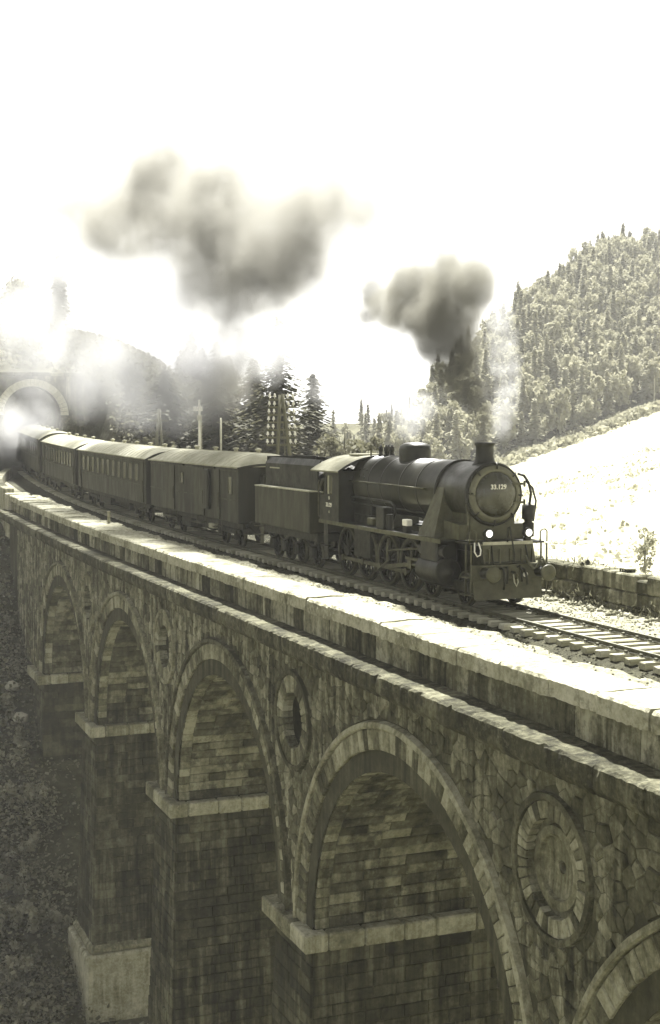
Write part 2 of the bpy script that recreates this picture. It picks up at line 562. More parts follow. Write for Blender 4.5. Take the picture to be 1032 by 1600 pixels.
gx = axis_grid(-260, -6, 60, 900, 1.0, 16)
gy = axis_grid(-200, 10, 135, 1000, 1.0, 16)
GX, GY = np.meshgrid(gx, gy, indexing='ij')
GZ = terrain(GX, GY)
nv = len(gy)
ii, jj = np.meshgrid(np.arange(len(gx) - 1), np.arange(nv - 1), indexing='ij')
q = (ii * nv + jj).ravel()
terr_me = np_mesh('terrain', np.stack([GX.ravel(), GY.ravel(), GZ.ravel()], 1), np.stack([q, q + nv, q + nv + 1, q + 1], 1), 'ground')
terr_me.polygons.foreach_set('use_smooth', [True] * len(terr_me.polygons))
tag(inst('terrain', terr_me), kind='structure')

# ------------------------------------------------------------------ viaduct
V0, V1 = 5.0, 97.0           # built length along the line
FACE = 14.42                 # near wall face
BACK = 23.4
PITCH = 15.4
PIERS = [8.6 + PITCH * k for k in range(6)]        # pier centres; the last is the abutment
ARCHES = [p + PITCH / 2 for p in PIERS[:-1]]
R_IN = 6.1
SPR = -9.92                  # springing level
TOPZ = -1.72                 # underside of cornice
OCZ, OCR = -3.85, 1.42
viaduct = tag(empty('viaduct', (FACE, 50, -28)), 'tall grey stone arch viaduct carrying the steam train across the gully', 'viaduct')
VM = Matrix.Translation((-FACE, -50, 28))
def vpart(mb, name, mat, parent=None):
    o = mb.build(name, mat, parent or viaduct)
    if parent is None:
        o.location = (-FACE, -50, 28)
    return o
def vinst(name, me, loc=(0, 0, 0), rot=(0, 0, 0), parent=None, scale=(1, 1, 1)):
    if parent is None:
        loc = (loc[0] - FACE, loc[1] - 50, loc[2] + 28)
    return inst(name, me, parent or viaduct, loc, rot, scale)

def wall_face(x, t0, t1, arches, ocs, zbot):
    """flat wall skin with arch and oculus openings, filled by bmesh"""
    bm = bmesh.new()
    loop = [(t0, zbot)]
    for c in arches:
        if c - R_IN < t0 or c + R_IN > t1:
            continue
        loop.append((c - R_IN, zbot))
        for i in range(0, 37):
            a = PI - PI * i / 36
            loop.append((c + R_IN * math.cos(a), SPR + R_IN * math.sin(a)))
        loop.append((c + R_IN, zbot))
    loop += [(t1, zbot), (t1, TOPZ + 0.6), (t0, TOPZ + 0.3)]
    edges = []
    def ring(pts):
        vs = [bm.verts.new((x, p[0], p[1])) for p in pts]
        for i in range(len(vs)):
            edges.append(bm.edges.new((vs[i], vs[(i + 1) % len(vs)])))
    ring(loop)
    for c in ocs:
        ring([(c + OCR * 0.9 * math.cos(2 * PI * i / 32), OCZ + OCR * 0.9 * math.sin(2 * PI * i / 32)) for i in range(32)])
    bmesh.ops.triangle_fill(bm, use_beauty=True, use_dissolve=False, edges=edges)
    bmesh.ops.recalc_face_normals(bm, faces=bm.faces)
    me = bpy.data.meshes.new('spandrel_wall')
    bm.to_mesh(me); bm.free()
    me.materials.append(M['mortar'])
    return me

ocs_all = [p for p in PIERS if p > 10]
vinst('spandrel_wall', wall_face(FACE, V0, V1, ARCHES, ocs_all[:-1], SPR - 0.02))
me_b = wall_face(BACK, V0, V1, ARCHES, [], SPR - 0.02)
o = vinst('back_wall', me_b); o.data.materials[0] = M['pier']

# barrels (soffits): one for each arch, with front reveal steps
for c in ARCHES:
    mb = MB()
    seg = 40
    cols = 14
    vs = []
    for j in range(cols + 1):
        x = FACE + 0.05 + (BACK - FACE - 0.05) * j / cols
        rr = R_IN + 0.035
        for i in range(seg + 1):
            a = PI * i / seg
            g = random.uniform(-0.015, 0.015)
            vs.append((x, c + (rr + g) * math.cos(a), SPR + (rr + g) * math.sin(a)))
    fs = []
    for j in range(cols):
        for i in range(seg):
            k = j * (seg + 1) + i
            fs.append((k, k + 1, k + seg + 2, k + seg + 1))
    mb.add(vs, fs, True)
    vpart(mb, 'arch_barrel', 'mortar')

def barrel_stone(c, x0, x1, a0, a1):
    mb = MB(); vs = []
    p = random.uniform(0.0, 0.05)
    for (r, i) in ((R_IN + 0.06, 0.0), (R_IN - p * 0.4, 0.0), (R_IN - p - 0.012, 0.03)):
        g = i / R_IN
        for (x, a) in ((x0 + i, a0 + g), (x1 - i, a0 + g), (x1 - i, a1 - g), (x0 + i, a1 - g)):
            rr = r + random.uniform(-0.008, 0.008)
            vs.append((x + random.uniform(-0.012, 0.012), c + rr * math.cos(a), SPR + rr * math.sin(a)))
    fs = [(8, 9, 10, 11)]
    for l in (0, 4):
        fs += [(l + i, l + (i + 1) % 4, l + 4 + (i + 1) % 4, l + 4 + i) for i in range(4)]
    return mb.add(vs, fs)
nbar = 0
for ai, c in enumerate(ARCHES):
    joined = MB()
    NC = 54
    for k in range(NC):
        x = FACE + 0.52
        a0 = PI * k / NC + 0.002; a1 = PI * (k + 1) / NC - 0.002
        x += random.uniform(0, 0.5) if k % 2 else 0
        first = FACE + 0.51
        while first < BACK - 0.2:
            x = min(first + random.uniform(0.7, 1.5), BACK)
            st_b = barrel_stone(c, first + 0.006, x - 0.006, a0, a1)
            if ai == 1 and k < 25 and nbar < 290:
                vpart(st_b, 'barrel_stone', 'soffit'); nbar += 1
            else:
                joined.add(st_b.v, st_b.f)
            first = x
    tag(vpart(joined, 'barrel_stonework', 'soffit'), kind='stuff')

# facing stones of the piers: coursed blocks, each a little proud of the core
npier = 0
def pier_facing(p, hw, yhi, as_obj):
    global npier
    joined = MB()
    z = SPR - 0.62
    while z > -28.5:
        h = random.uniform(0.34, 0.5)
        zb_ = z - h
        g = 0.035 * (SPR - (z + zb_) / 2)
        for face in ('front', 'side'):
            lo_, hi_ = (p - hw - g, yhi + g) if face == 'front' else (FACE - g + 0.02, BACK + g)
            a = lo_
            while a < hi_ - 0.05:
                b_ = min(hi_, a + random.uniform(0.45, 1.1))
                if hi_ - b_ < 0.3: b_ = hi_
                q_ = random.uniform(0.02, 0.07)
                mb = MB()
                if face == 'front':
                    mb.box(FACE - g - q_, FACE - g + 0.1, a + 0.008, b_ - 0.008, zb_ + 0.008, z - 0.008, 0.022)
                else:
                    mb.box(a + 0.008, b_ - 0.008, p - hw - g - q_, p - hw - g + 0.1, zb_ + 0.008, z - 0.008, 0.022)
                if as_obj and npier < 290 and z > -17:
                    vpart(mb, 'pier_stone', 'pier'); npier += 1
                else:
                    joined.add(mb.v, mb.f)
                a = b_
        z = zb_
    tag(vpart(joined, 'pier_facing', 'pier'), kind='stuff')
_hw = PITCH / 2 - R_IN
for k, p in enumerate(PIERS):
    if k in (0,): continue
    pier_facing(p, _hw, p + _hw if k < len(PIERS) - 1 else V1, abs(p - 39.4) < 1)

# piers below the springing, battered, with base offset
for k, p in enumerate(PIERS):
    mb = MB()
    hw = PITCH / 2 - R_IN
    zb = -30.0
    def frust(x0, x1, y0, y1, z0, X0, X1, Y0, Y1, z1):
        mb.add([(x0, y0, z0), (x1, y0, z0), (x1, y1, z0), (x0, y1, z0), (X0, Y0, z1), (X1, Y0, z1), (X1, Y1, z1), (X0, Y1, z1)],
               [(0, 3, 2, 1), (4, 5, 6, 7), (0, 1, 5, 4), (1, 2, 6, 5), (2, 3, 7, 6), (3, 0, 4, 7)])
    dz = SPR - zb
    g = 0.035 * dz
    if k < len(PIERS) - 1:
        frust(FACE - g, BACK + g, p - hw - g, p + hw + g, zb, FACE + 0.04, BACK - 0.04, p - hw, p + hw, SPR + 0.0)
    else:
        frust(FACE - g, BACK + g, p - hw - g, V1 + g, zb, FACE + 0.04, BACK - 0.04, p - hw, V1, SPR + 0.0)
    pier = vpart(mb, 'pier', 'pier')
    # plinth offset near the gully floor
    if 30 < p < 80:
        mb = MB()
        z1 = {39.4: -19.5, 54.8: -21.0, 70.2: -21.6}.get(round(p, 1), -21)
        gg = 0.035 * (SPR - z1) + 0.45
        mb.box(FACE - gg, BACK + gg, p - hw - gg, p + hw + gg, zb, z1, 0.12)
        mb.box(FACE - gg + 0.22, BACK + gg - 0.22, p - hw - gg + 0.22, p + hw + gg - 0.22, z1 - 0.1, z1 + 0.45, 0.2)
        vpart(mb, 'plinth', 'impost')
    # impost: separate stones along the front and both return sides
    me_list = []
    zi0, zi1 = SPR - 0.58, SPR - 0.02
    pr = 0.42
    y_lo, y_hi = p - hw - pr, (p + hw + pr if k < len(PIERS) - 1 else p + hw + 0.5)
    ys = np.linspace(y_lo, y_hi, 4)
    for a, b2 in zip(ys[:-1], ys[1:]):
        mb = MB().box(FACE - pr, FACE + 0.35, a + 0.006, b2 - 0.006, zi0 + random.uniform(-0.02, 0.02), zi1 + random.uniform(-0.02, 0.015), 0.05)
        vpart(mb, 'impost_stone', 'impost')
    xs = [FACE + 0.36]
    while xs[-1] < BACK - 0.6:
        xs.append(xs[-1] + random.uniform(0.9, 1.4))
    xs[-1] = BACK + 0.3
    for side in (-1, 1):
        if side == 1 and k == len(PIERS) - 1:
            continue
        for a, b2 in zip(xs[:-1], xs[1:]):
            y0, y1 = (p - hw - pr, p - hw + 0.2) if side < 0 else (p + hw - 0.2, p + hw + pr)
            mb = MB().box(a + 0.008, b2 - 0.008, y0 + random.uniform(-0.02, 0.02), y1, zi0 + random.uniform(-0.02, 0.02), zi1 + random.uniform(-0.02, 0.015), 0.05)
            vpart(mb, 'impost_stone', 'impost')

# voussoir rings: hood moulding, outer ring, set-back inner ring
def wedge(r0, r1, x0, x1, da, ch=0.03, gap=0.012, jit=0.012):
    """block of a ring, local: centre of arch at origin, block about angle 0 (+y)"""
    mb = MB()
    vs = []
    for (x, inset) in ((x1, 0), (x0 + ch, 0), (x0, ch)):
        for (r, s_) in ((r0, -1), (r1, -1), (r1, 1), (r0, 1)):
            rr = r + (inset if r == r0 else -inset) + random.uniform(-jit, jit) * (1 if inset else 0.4)
            aa = s_ * (da / 2 - (gap + inset) / rr)
            vs.append((x + random.uniform(-jit, jit) * (1 if inset else 0), rr * math.cos(aa), rr * math.sin(aa)))
    fs = [(0, 1, 2, 3), (11, 10, 9, 8)]
    for l in (0, 4):
        for i in range(4):
            fs.append((l + i, l + 4 + i, l + 4 + (i + 1) % 4, l + (i + 1) % 4))
    return mb.add(vs, fs)

RINGS = [('voussoir', 6.68, 7.24, FACE - 0.10, FACE + 0.3, 62), ('voussoir', R_IN, 6.66, FACE + 0.06, FACE + 0.5, 58)]
vmesh = {}
for ri, (nm, r0, r1, x0, x1, cnt) in enumerate(RINGS):
    vmesh[ri] = [wedge(r0, r1, x0 - FACE, x1 - FACE, PI / cnt).mesh('voussoir', 'voussoir') for _ in range(7)]
for ai, c in enumerate(ARCHES):
    as_objects = ai in (0, 1, 2)
    joined = MB()
    for ri, (nm, r0, r1, x0, x1, cnt) in enumerate(RINGS):
        for i in range(cnt):
            ang = PI * (i + 0.5) / cnt
            me = random.choice(vmesh[ri])
            # stones of the near arches that the photograph shows are picked out singly
            if as_objects and not (ai == 0 and ang < PI * 0.12):
                vinst('voussoir', me, (FACE + random.uniform(-0.015, 0.015), c, SPR), (ang, 0, 0))
            else:
                R = Matrix.Rotation(ang, 3, 'X')
                vs = [R @ v.co + Vector((FACE, c, SPR)) for v in me.vertices]
                joined.add(vs, [tuple(p.vertices) for p in me.polygons])
    if joined.v:
        o = vpart(joined, 'voussoir_ring', 'voussoir'); tag(o, kind='stuff')
    # hood moulding
    mb = MB()
    seg = 72
    prof = [(FACE + 0.05, 7.25), (FACE - 0.16, 7.25), (FACE - 0.2, 7.30), (FACE - 0.17, 7.42), (FACE + 0.05, 7.47)]
    vs = []
    for i in range(seg + 1):
        a = PI * i / seg
        for (x, r) in prof:
            g = random.uniform(-0.012, 0.012)
            vs.append((x + g, c + (r + g) * math.cos(a), SPR + (r + g) * math.sin(a)))
    m_ = len(prof)
    fs = [(i * m_ + j, i * m_ + j + 1, (i + 1) * m_ + j + 1, (i + 1) * m_ + j) for i in range(seg) for j in range(m_ - 1)]
    mb.add(vs, fs, False)
    vpart(mb, 'hood_moulding', 'voussoir')

# oculi: stone rings, niche behind
ocm = [wedge(OCR * 0.62, OCR * 0.98, -0.10, 0.25, 2 * PI / 28, ch=0.025).mesh('oculus_stone', 'voussoir') for _ in range(5)]
ocm0 = [wedge(OCR * 0.72, OCR * 0.98, -0.08, 0.25, 2 * PI / 36, ch=0.02).mesh('oculus_stone', 'voussoir') for _ in range(5)]
for k, p in enumerate(ocs_all[:-1]):
    mb = MB()
    mb.lathe((FACE - 0.13, p, OCZ), (1, 0, 0), [(0.2, OCR * 0.985), (0.0, OCR * 0.985), (-0.02, OCR * 1.03), (0.0, OCR * 1.09), (0.2, OCR * 1.1)], 48, False)
    rim = vpart(mb, 'oculus_rim', 'voussoir')
    ocn = 36 if k == 0 else 28
    for i in range(ocn):
        vinst('oculus_stone', random.choice(ocm0 if k == 0 else ocm), (FACE + random.uniform(-0.012, 0.012), p, OCZ), (2 * PI * i / ocn, 0, 0))
    mb = MB()
    depth = 0.55 if k == 0 else 1.3
    if k == 0:
        mb.lathe((FACE + 0.05, p, OCZ), (1, 0, 0), [(-0.05, OCR * 0.735), (0.10, OCR * 0.72), (0.11, OCR * 0.63), (0.0, OCR * 0.61), (-0.02, OCR * 0.5), (0.0, OCR * 0.47), (0.1, OCR * 0.45), (0.14, OCR * 0.3), (0.16, 0.14), (0.6, 0.11), (0.62, 0.01)], 32, False)
    else:
        mb.lathe((FACE + 0.1, p, OCZ), (1, 0, 0), [(0, OCR * 0.63), (depth, OCR * 0.6), (depth + 0.05, 0.01)], 32, False)
    vpart(mb, 'oculus_niche', 'voussoir' if k == 0 else 'pier')

# rubble stones of the spandrels: a cell pattern, each stone proud of its mortar
def clip(poly, nx, ny, d):
    out = []
    for i in range(len(poly)):
        a = poly[i]; b = poly[(i + 1) % len(poly)]
        da = nx * a[0] + ny * a[1] - d; db = nx * b[0] + ny * b[1] - d
        if da <= 0: out.append(a)
        if da * db < 0:
            t_ = da / (da - db)
            out.append((a[0] + (b[0] - a[0]) * t_, a[1] + (b[1] - a[1]) * t_))
    return out

def stone_from(poly, x, proud):
    cx = sum(p[0] for p in poly) / len(poly); cy = sum(p[1] for p in poly) / len(poly)
    mb = MB(); n = len(poly)
    lay = []
    for (s_, dx) in ((1.0, 0.05), (1.0, -proud * 0.45), (0.87, -proud)):
        lay += [(x + dx + random.uniform(-0.01, 0.01), cx + (p[0] - cx) * s_, cy + (p[1] - cy) * s_) for p in poly]
    fs = []
    for l in (0, n):
        fs += [(l + i, l + (i + 1) % n, l + n + (i + 1) % n, l + n + i) for i in range(n)]
    fs.append(tuple(range(2 * n, 3 * n)))
    return mb.add(lay, fs)

def area(poly):
    return 0.5 * abs(sum(poly[i][0] * poly[(i + 1) % len(poly)][1] - poly[(i + 1) % len(poly)][0] * poly[i][1] for i in range(len(poly))))

pts = []
sx_, sz_ = 0.43, 0.31
row = 0
z = SPR + 0.15
while z < TOPZ:
    t = V0 + 0.1 + (row % 2) * sx_ / 2
    while t < V1 - 4:
        pts.append((t + random.uniform(-0.19, 0.19), z + random.uniform(-0.13, 0.13)))
        t += sx_
    z += sz_; row += 1
grid = {}
for i, p in enumerate(pts):
    grid.setdefault((int(p[0] // 0.8), int(p[1] // 0.8)), []).append(i)
stones = []
for i, p in enumerate(pts):
    bad = False; cuts = []
    for c in ARCHES:
        d = math.hypot(p[0] - c, p[1] - SPR)
        if d < 7.5: bad = True; break
        if d < 8.6:
            nx, ny = (c - p[0]) / d, (SPR - p[1]) / d
            cuts.append((nx, ny, nx * c + ny * SPR - 7.49))
    if bad: continue
    for c in ocs_all[:-1]:
        d = math.hypot(p[0] - c, p[1] - OCZ)
        if d < OCR * 1.12: bad = True; break
        if d < OCR * 1.12 + 1.0:
            nx, ny = (c - p[0]) / d, (OCZ - p[1]) / d
            cuts.append((nx, ny, nx * c + ny * OCZ - OCR * 1.11))
    if bad: continue
    poly = [(p[0] - 0.6, p[1] - 0.5), (p[0] + 0.6, p[1] - 0.5), (p[0] + 0.6, p[1] + 0.5), (p[0] - 0.6, p[1] + 0.5)]
    gx0, gy0 = int(p[0] // 0.8), int(p[1] // 0.8)
    for a in range(gx0 - 2, gx0 + 3):
        for b2 in range(gy0 - 2, gy0 + 3):
            for j in grid.get((a, b2), ()):
                if j == i: continue
                o_ = pts[j]; dx = o_[0] - p[0]; dy = o_[1] - p[1]; L = math.hypot(dx, dy)
                if L > 1.6 or L < 1e-4: continue
                nx, ny = dx / L, dy / L
                poly = clip(poly, nx, ny, nx * p[0] + ny * p[1] + L / 2 - 0.008)
                if len(poly) < 3: break
    for c in cuts:
        poly = clip(poly, *c) if len(poly) >= 3 else poly
    poly = clip(poly, 0, 1, TOPZ + 0.02) if len(poly) >= 3 else poly
    poly = clip(poly, 0, -1, -(SPR + 0.0)) if len(poly) >= 3 else poly
    if len(poly) >= 3 and area(poly) > 0.012:
        stones.append((area(poly) / (p[0] * 0.93 + 5) ** 2 if p[0] > 17 else 0, poly))
stones.sort(key=lambda s_: -s_[0])
rest = MB()
for k, (w_, poly) in enumerate(stones):
    mb = stone_from(poly, FACE, random.uniform(0.015, 0.06))
    if k < 298:
        vpart(mb, 'rubble_stone', 'rubble')
    else:
        rest.add(mb.v, mb.f)
o = vpart(rest, 'far_rubble_stones', 'rubble'); tag(o, kind='stuff')

# rough slabs for coping, parapet blocks, cornice blocks
def rough_prism(poly, y0, y1, ny, amp, chip):
    """profile poly (x,z) swept along y with irregular, chipped edges"""
    mb = MB(); n = len(poly)
    vs = []
    ph = random.uniform(0, 100)
    for j in range(ny + 1):
        y = y0 + (y1 - y0) * j / ny
        for i, (x, z) in enumerate(poly):
            g = amp * (math.sin(y * 5.1 + ph + i) * 0.4 + random.uniform(-1, 1))
            h = amp * random.uniform(-1, 1)
            c = chip[i] * max(0, random.gauss(0, 1))
            cx = sum(p[0] for p in poly) / n; cz = sum(p[1] for p in poly) / n
            L = math.hypot(cx - x, cz - z)
            endj = 0.0 if 0 < j < ny else 0.012
            vs.append((x + g + (cx - x) / L * (c + endj), y, z + h + (cz - z) / L * (c + endj)))
    fs = [(j * n + i, j * n + (i + 1) % n, (j + 1) * n + (i + 1) % n, (j + 1) * n + i) for j in range(ny) for i in range(n)]
    mb.add(vs, fs, False)
    mb.add(vs[:n], [tuple(range(n))]); mb.add(vs[-n:], [tuple(range(n))[::-1]])
    return mb

CX0, CX1 = 14.44, 15.75
SLAB_GAP = 0.016
t = V0
while t < V1:
    L = random.uniform(1.7, 2.3)
    zt_ = 0.05 + random.uniform(-0.025, 0.02)
    xo = random.uniform(-0.03, 0.03)
    poly = [(CX0 + xo, zt_ - 0.42), (CX0 + xo, zt_ - 0.2), (CX0 + xo, zt_ - 0.07), (CX0 + xo + 0.06, zt_ - 0.008), (CX0 + 0.4, zt_), (CX0 + 0.85, zt_ + 0.01), (CX1 - 0.04, zt_), (CX1, zt_ - 0.05), (CX1, zt_ - 0.42)]
    poly = [(x, z + track_z(t + L / 2)) for x, z in poly]
    mb = rough_prism(poly, t + SLAB_GAP, t + L - SLAB_GAP, 16, 0.014, [0.01, 0.008, 0.018, 0.018, 0.004, 0.004, 0.008, 0.01, 0])
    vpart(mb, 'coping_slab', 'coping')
    t += L
t = V0
while t < V1:
    L = random.uniform(0.8, 1.35)
    xo = random.uniform(-0.012, 0.012)
    poly = [(14.56 + xo, -1.03), (14.55 + xo, -0.71), (14.56 + xo, -0.385), (15.6, -0.385), (15.6, -1.03)]
    poly = [(x, z + track_z(t + L / 2)) for x, z in poly]
    mb = rough_prism(poly, t + 0.006, t + L - 0.006, 4, 0.006, [0.006, 0, 0.006, 0, 0])
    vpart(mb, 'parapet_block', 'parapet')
    t += L
t = V0
while t < V1:
    L = random.uniform(1.3, 1.9)
    xo = random.uniform(-0.015, 0.015)
    poly = [(14.62, -1.035), (14.2, -1.05), (13.83 + xo, -1.075), (13.76 + xo, -1.13), (13.75 + xo, -1.35), (13.77 + xo, -1.55), (13.9 + xo, -1.69), (14.1, -1.72), (14.62, -1.72)]
    poly = [(x, z + track_z(t + L / 2)) for x, z in poly]
    mb = rough_prism(poly, t + 0.007, t + L - 0.007, 12, 0.012, [0, 0.01, 0.025, 0.03, 0.01, 0.02, 0.01, 0, 0])
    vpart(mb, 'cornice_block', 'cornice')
    t += L
# fill behind the facing, up to the trackbed
mb = MB().box(15.58, BACK - 0.02, V0, V1, TOPZ + 0.03, -0.46)
mb.box(14.64, 15.57, V0, V1, TOPZ - 0.0, -1.04)
mb.box(15.59, 15.74, V0, V1, -0.455, -0.38)
vpart(mb, 'deck_fill', 'mortar')
# far parapet: upright wall stones in two courses and a coping
tt = V0
for course, (z0, z1) in enumerate(((-0.42, 0.02), (0.03, 0.46), (0.47, 0.94))):
    tt = V0 + random.uniform(-0.5, 0)
    while tt < V1:
        L = random.uniform(0.4, 1.1)
        mb = MB().box(22.3 + random.uniform(-0.05, 0.05), 22.95, tt + 0.01, tt + L - 0.01, z0 + 0.008 + track_z(tt), z1 + track_z(tt) + (random.uniform(-0.16, 0.1) if course == 2 else 0), 0.045)
        vpart(mb, 'far_parapet_stone', 'farwall')
        tt += L
# end pillar of the near parapet
mb = MB().box(14.3, 15.9, V1 + 0.02, V1 + 1.3, -2.5, 0.12 + track_z(V1), 0.06)
vpart(mb, 'end_pillar', 'impost')

# ------------------------------------------------------------------ trackbed, track
def ribbon(profile_fn, ts, mat, name, jitter=0.0):
    vs = []; fs = []; n = None
    for t in ts:
        pr = profile_fn(t)
        n = len(pr)
        for (x, z) in pr:
            vs.append((x + track_n(t) - TRACK_N + random.uniform(-jitter, jitter), t, z + track_z(t) + random.uniform(-jitter, jitter) * 0.6))
    m_ = len(vs) // n
    for j in range(m_ - 1):
        for i in range(n - 1):
            fs.append((j * n + i, j * n + i + 1, (j + 1) * n + i + 1, (j + 1) * n + i))
    mb = MB().add(vs, fs, True)
    return mb.mesh(name, mat)
def bed(t):
    e = 0.10 * math.sin(t * 0.9) + 0.07 * math.sin(t * 2.3 + 1) + 0.05 * math.sin(t * 5.7)
    if t < V1:
        return [(15.765, -0.02), (15.95, 0.03), (16.2 + e, 0.03 + 0.2 * e), (16.34 + e, -0.03), (16.62 + e * 0.5, -0.36), (16.95, -0.44), (17.3, -0.43), (17.66, -0.37), (17.95, -0.30), (19.1, -0.25), (20.3, -0.27), (20.75, -0.24), (21.4, -0.18), (22.28, -0.10)]
    return [(14.6, -0.5), (15.95, -0.45), (16.2, -0.45), (16.5, -0.45), (16.7, -0.45), (16.95, -0.44), (17.3, -0.42), (17.62, -0.32), (17.95, -0.26), (19.1, -0.245), (20.3, -0.26), (20.9, -0.28), (21.5, -0.4), (23.4, -0.45)]
bed_me = ribbon(bed, list(np.arange(V0, 138, 0.2)), 'ballast', 'ballast_bed', 0.02)
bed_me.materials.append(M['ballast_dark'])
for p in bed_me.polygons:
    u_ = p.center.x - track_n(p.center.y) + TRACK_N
    if 16.3 < u_ < 20.6 or (p.center.y > 41 and u_ > 16.6):  # alongside the train the far strip is coloured dark as its shade
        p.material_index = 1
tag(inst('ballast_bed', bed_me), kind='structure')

track = tag(empty('railway_track', (TRACK_N, 50, -0.25)), kind='structure')
slm = []
for _ in range(6):
    mb = MB().box(-1.25, 1.25, -0.13, 0.13, -0.30, -0.14, 0.018)
    mb.v = [(x + random.uniform(-0.02, 0.02), y + random.uniform(-0.012, 0.012), z + random.uniform(-0.008, 0.008)) for x, y, z in mb.v]
    slm.append(mb.mesh('sleeper', 'sleeper'))
chm = MB()
for s_ in (-1, 1):
    chm.box(s_ * 0.755 - 0.17, s_ * 0.755 + 0.17, -0.09, 0.09, -0.139, -0.118)
    for g in (-0.11, 0.11):
        chm.box(s_ * 0.755 + g - 0.03, s_ * 0.755 + g + 0.03, -0.05, 0.05, -0.117, -0.06, 0.01)
chair_me = chm.mesh('tie_plates', 'rail')
t = 8.0
while t < 126:
    o = inst('sleeper', random.choice(slm), track, (track_n(t) - TRACK_N + random.uniform(-0.03, 0.03), t - 50, 0.25 + track_z(t)), (0, 0, track_rz(t) + random.uniform(-0.01, 0.01)))
    if t < 40:
        inst('tie_plates', chair_me, o)
    t += 0.60
rail_prof = [(-0.065, -0.115), (0.065, -0.115), (0.06, -0.1), (0.012, -0.085), (0.012, -0.035), (0.034, -0.025), (0.034, -0.004), (0.026, 0), (-0.026, 0), (-0.034, -0.004), (-0.034, -0.025), (-0.012, -0.035), (-0.012, -0.085), (-0.06, -0.1)]
for s_ in (-1, 1):
    ts = [5.0] + list(np.arange(20, 137, 3.0))
    vs = []; n = len(rail_prof)
    for t in ts:
        for (x, z) in rail_prof:
            vs.append((track_n(t) - TRACK_N + s_ * 0.755 + x, t - 50, z + 0.25 + track_z(t)))
    fs = [(j * n + i, j * n + (i + 1) % n, (j + 1) * n + (i + 1) % n, (j + 1) * n + i) for j in range(len(ts) - 1) for i in range(n)]
    o = MB().add(vs, fs).build('rail', 'rail', track)
    me = o.data
    me.materials.append(M['railtop'])
    for p in me.polygons:
        if p.normal.z > 0.95 and p.center.z > 0.245 + track_z(p.center.y + 50):
            p.material_index = 1

# ballast stones, loose
def scatter_stones(num, place, size, mat, name):
    base = np.array([(1, 0, 0), (-0.9, 0.2, 0), (0, 1, 0.1), (0.1, -1, 0), (0, 0.1, 0.8), (0, 0, -0.8)])
    fc = np.array([(0, 2, 4), (2, 1, 4), (1, 3, 4), (3, 0, 4), (2, 0, 5), (1, 2, 5), (3, 1, 5), (0, 3, 5)])
    V = []; F = []
    for i in range(num):
        x, y, z = place()
        s_ = size * random.uniform(0.5, 1.4)
        a = random.uniform(0, 6.28); ca, sa = math.cos(a), math.sin(a)
        b_ = base * s_ * RNG.uniform(0.65, 1.25, (6, 3))
        V.append(np.stack([b_[:, 0] * ca - b_[:, 1] * sa + x, b_[:, 0] * sa + b_[:, 1] * ca + y, b_[:, 2] + z], 1))
        F.append(fc + 6 * i)
    me = np_mesh(name, np.concatenate(V), np.concatenate(F), mat)
    return inst(name, me)
def bedz(n, t):
    pr = bed(t)
    return float(np.interp(n, [p[0] for p in pr], [p[1] for p in pr]))
def pl1(dark):
    t = random.uniform(12, 62) if random.random() < 0.8 else random.uniform(62, 97)
    n = random.uniform(16.5, 20.7) if dark else (random.uniform(20.5, 22.25) if random.random() < 0.85 else random.uniform(15.8, 16.3))
    return n + track_n(t) - TRACK_N, t, bedz(n, t) + track_z(t) + 0.005
o = scatter_stones(6000, lambda: pl1(0), 0.035, 'ballast', 'pale_ballast_stones'); tag(o, 'loose pale ballast stones between far rail and far wall', 'ballast', kind='stuff')
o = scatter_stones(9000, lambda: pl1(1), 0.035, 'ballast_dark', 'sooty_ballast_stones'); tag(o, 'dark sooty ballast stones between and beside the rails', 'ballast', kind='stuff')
def pl2():
    t = random.uniform(18, 60)
    n = 21.9 + random.gauss(0, 0.16)
    return n, t, bedz(min(n, 22.2), t) + 0.02
o = scatter_stones(500, pl2, 0.10, 'ballast', 'wall_foot_rubble'); tag(o, 'larger pale rubble strewn along the foot of the far wall', 'rubble', kind='stuff')

# ------------------------------------------------------------------ locomotive (local: -x is the side in view, +y runs back from the buffers)
def circle_pts(cx, cy, r, n=12, a0=0, a1=2 * PI):
    return [(cx + r * math.cos(a0 + (a1 - a0) * i / n), cy + r * math.sin(a0 + (a1 - a0) * i / n)) for i in range(n + 1)]

def make_wheel(parent, name, x, y, r, spokes, sign, mat='dull'):
    """spoked wheel on axis x; sign gives the outward direction"""
    w = MB()
    n = 40
    w.lathe((x, y, r), (1, 0, 0), [(-0.06, r * 0.80), (-0.06, r * 0.9), (0.06, r * 0.9), (0.06, r * 0.80), (-0.06, r * 0.80)], n)
    w.cyl((x - 0.09, y, r), (x + 0.09, y, r), r * 0.2, seg=18)
    for i in range(spokes):
        a = 2 * PI * i / spokes
        p0 = (x, y + r * 0.15 * math.cos(a), r + r * 0.15 * math.sin(a)); p1 = (x, y + r * 0.84 * math.cos(a), r + r * 0.84 * math.sin(a))
        w.cyl(p0, p1, 0.042, 0.03, seg=6, caps=False)
    wo_ = w.build(name, mat, parent)
    t_ = MB().lathe((x, y, r), (1, 0, 0), [(-0.07, r * 0.895), (-0.07, r), (0.07, r), (0.07, r * 0.895), (-0.07, r * 0.895)], n)
    t_.lathe((x, y, r), (1, 0, 0), [(-0.075 * sign, r * 0.95), (-0.075 * sign, r * 1.03), (-0.045 * sign, r * 1.03), (-0.045 * sign, r * 0.95)], n)
    t_.build('tyre', 'steel', wo_)
    return wo_

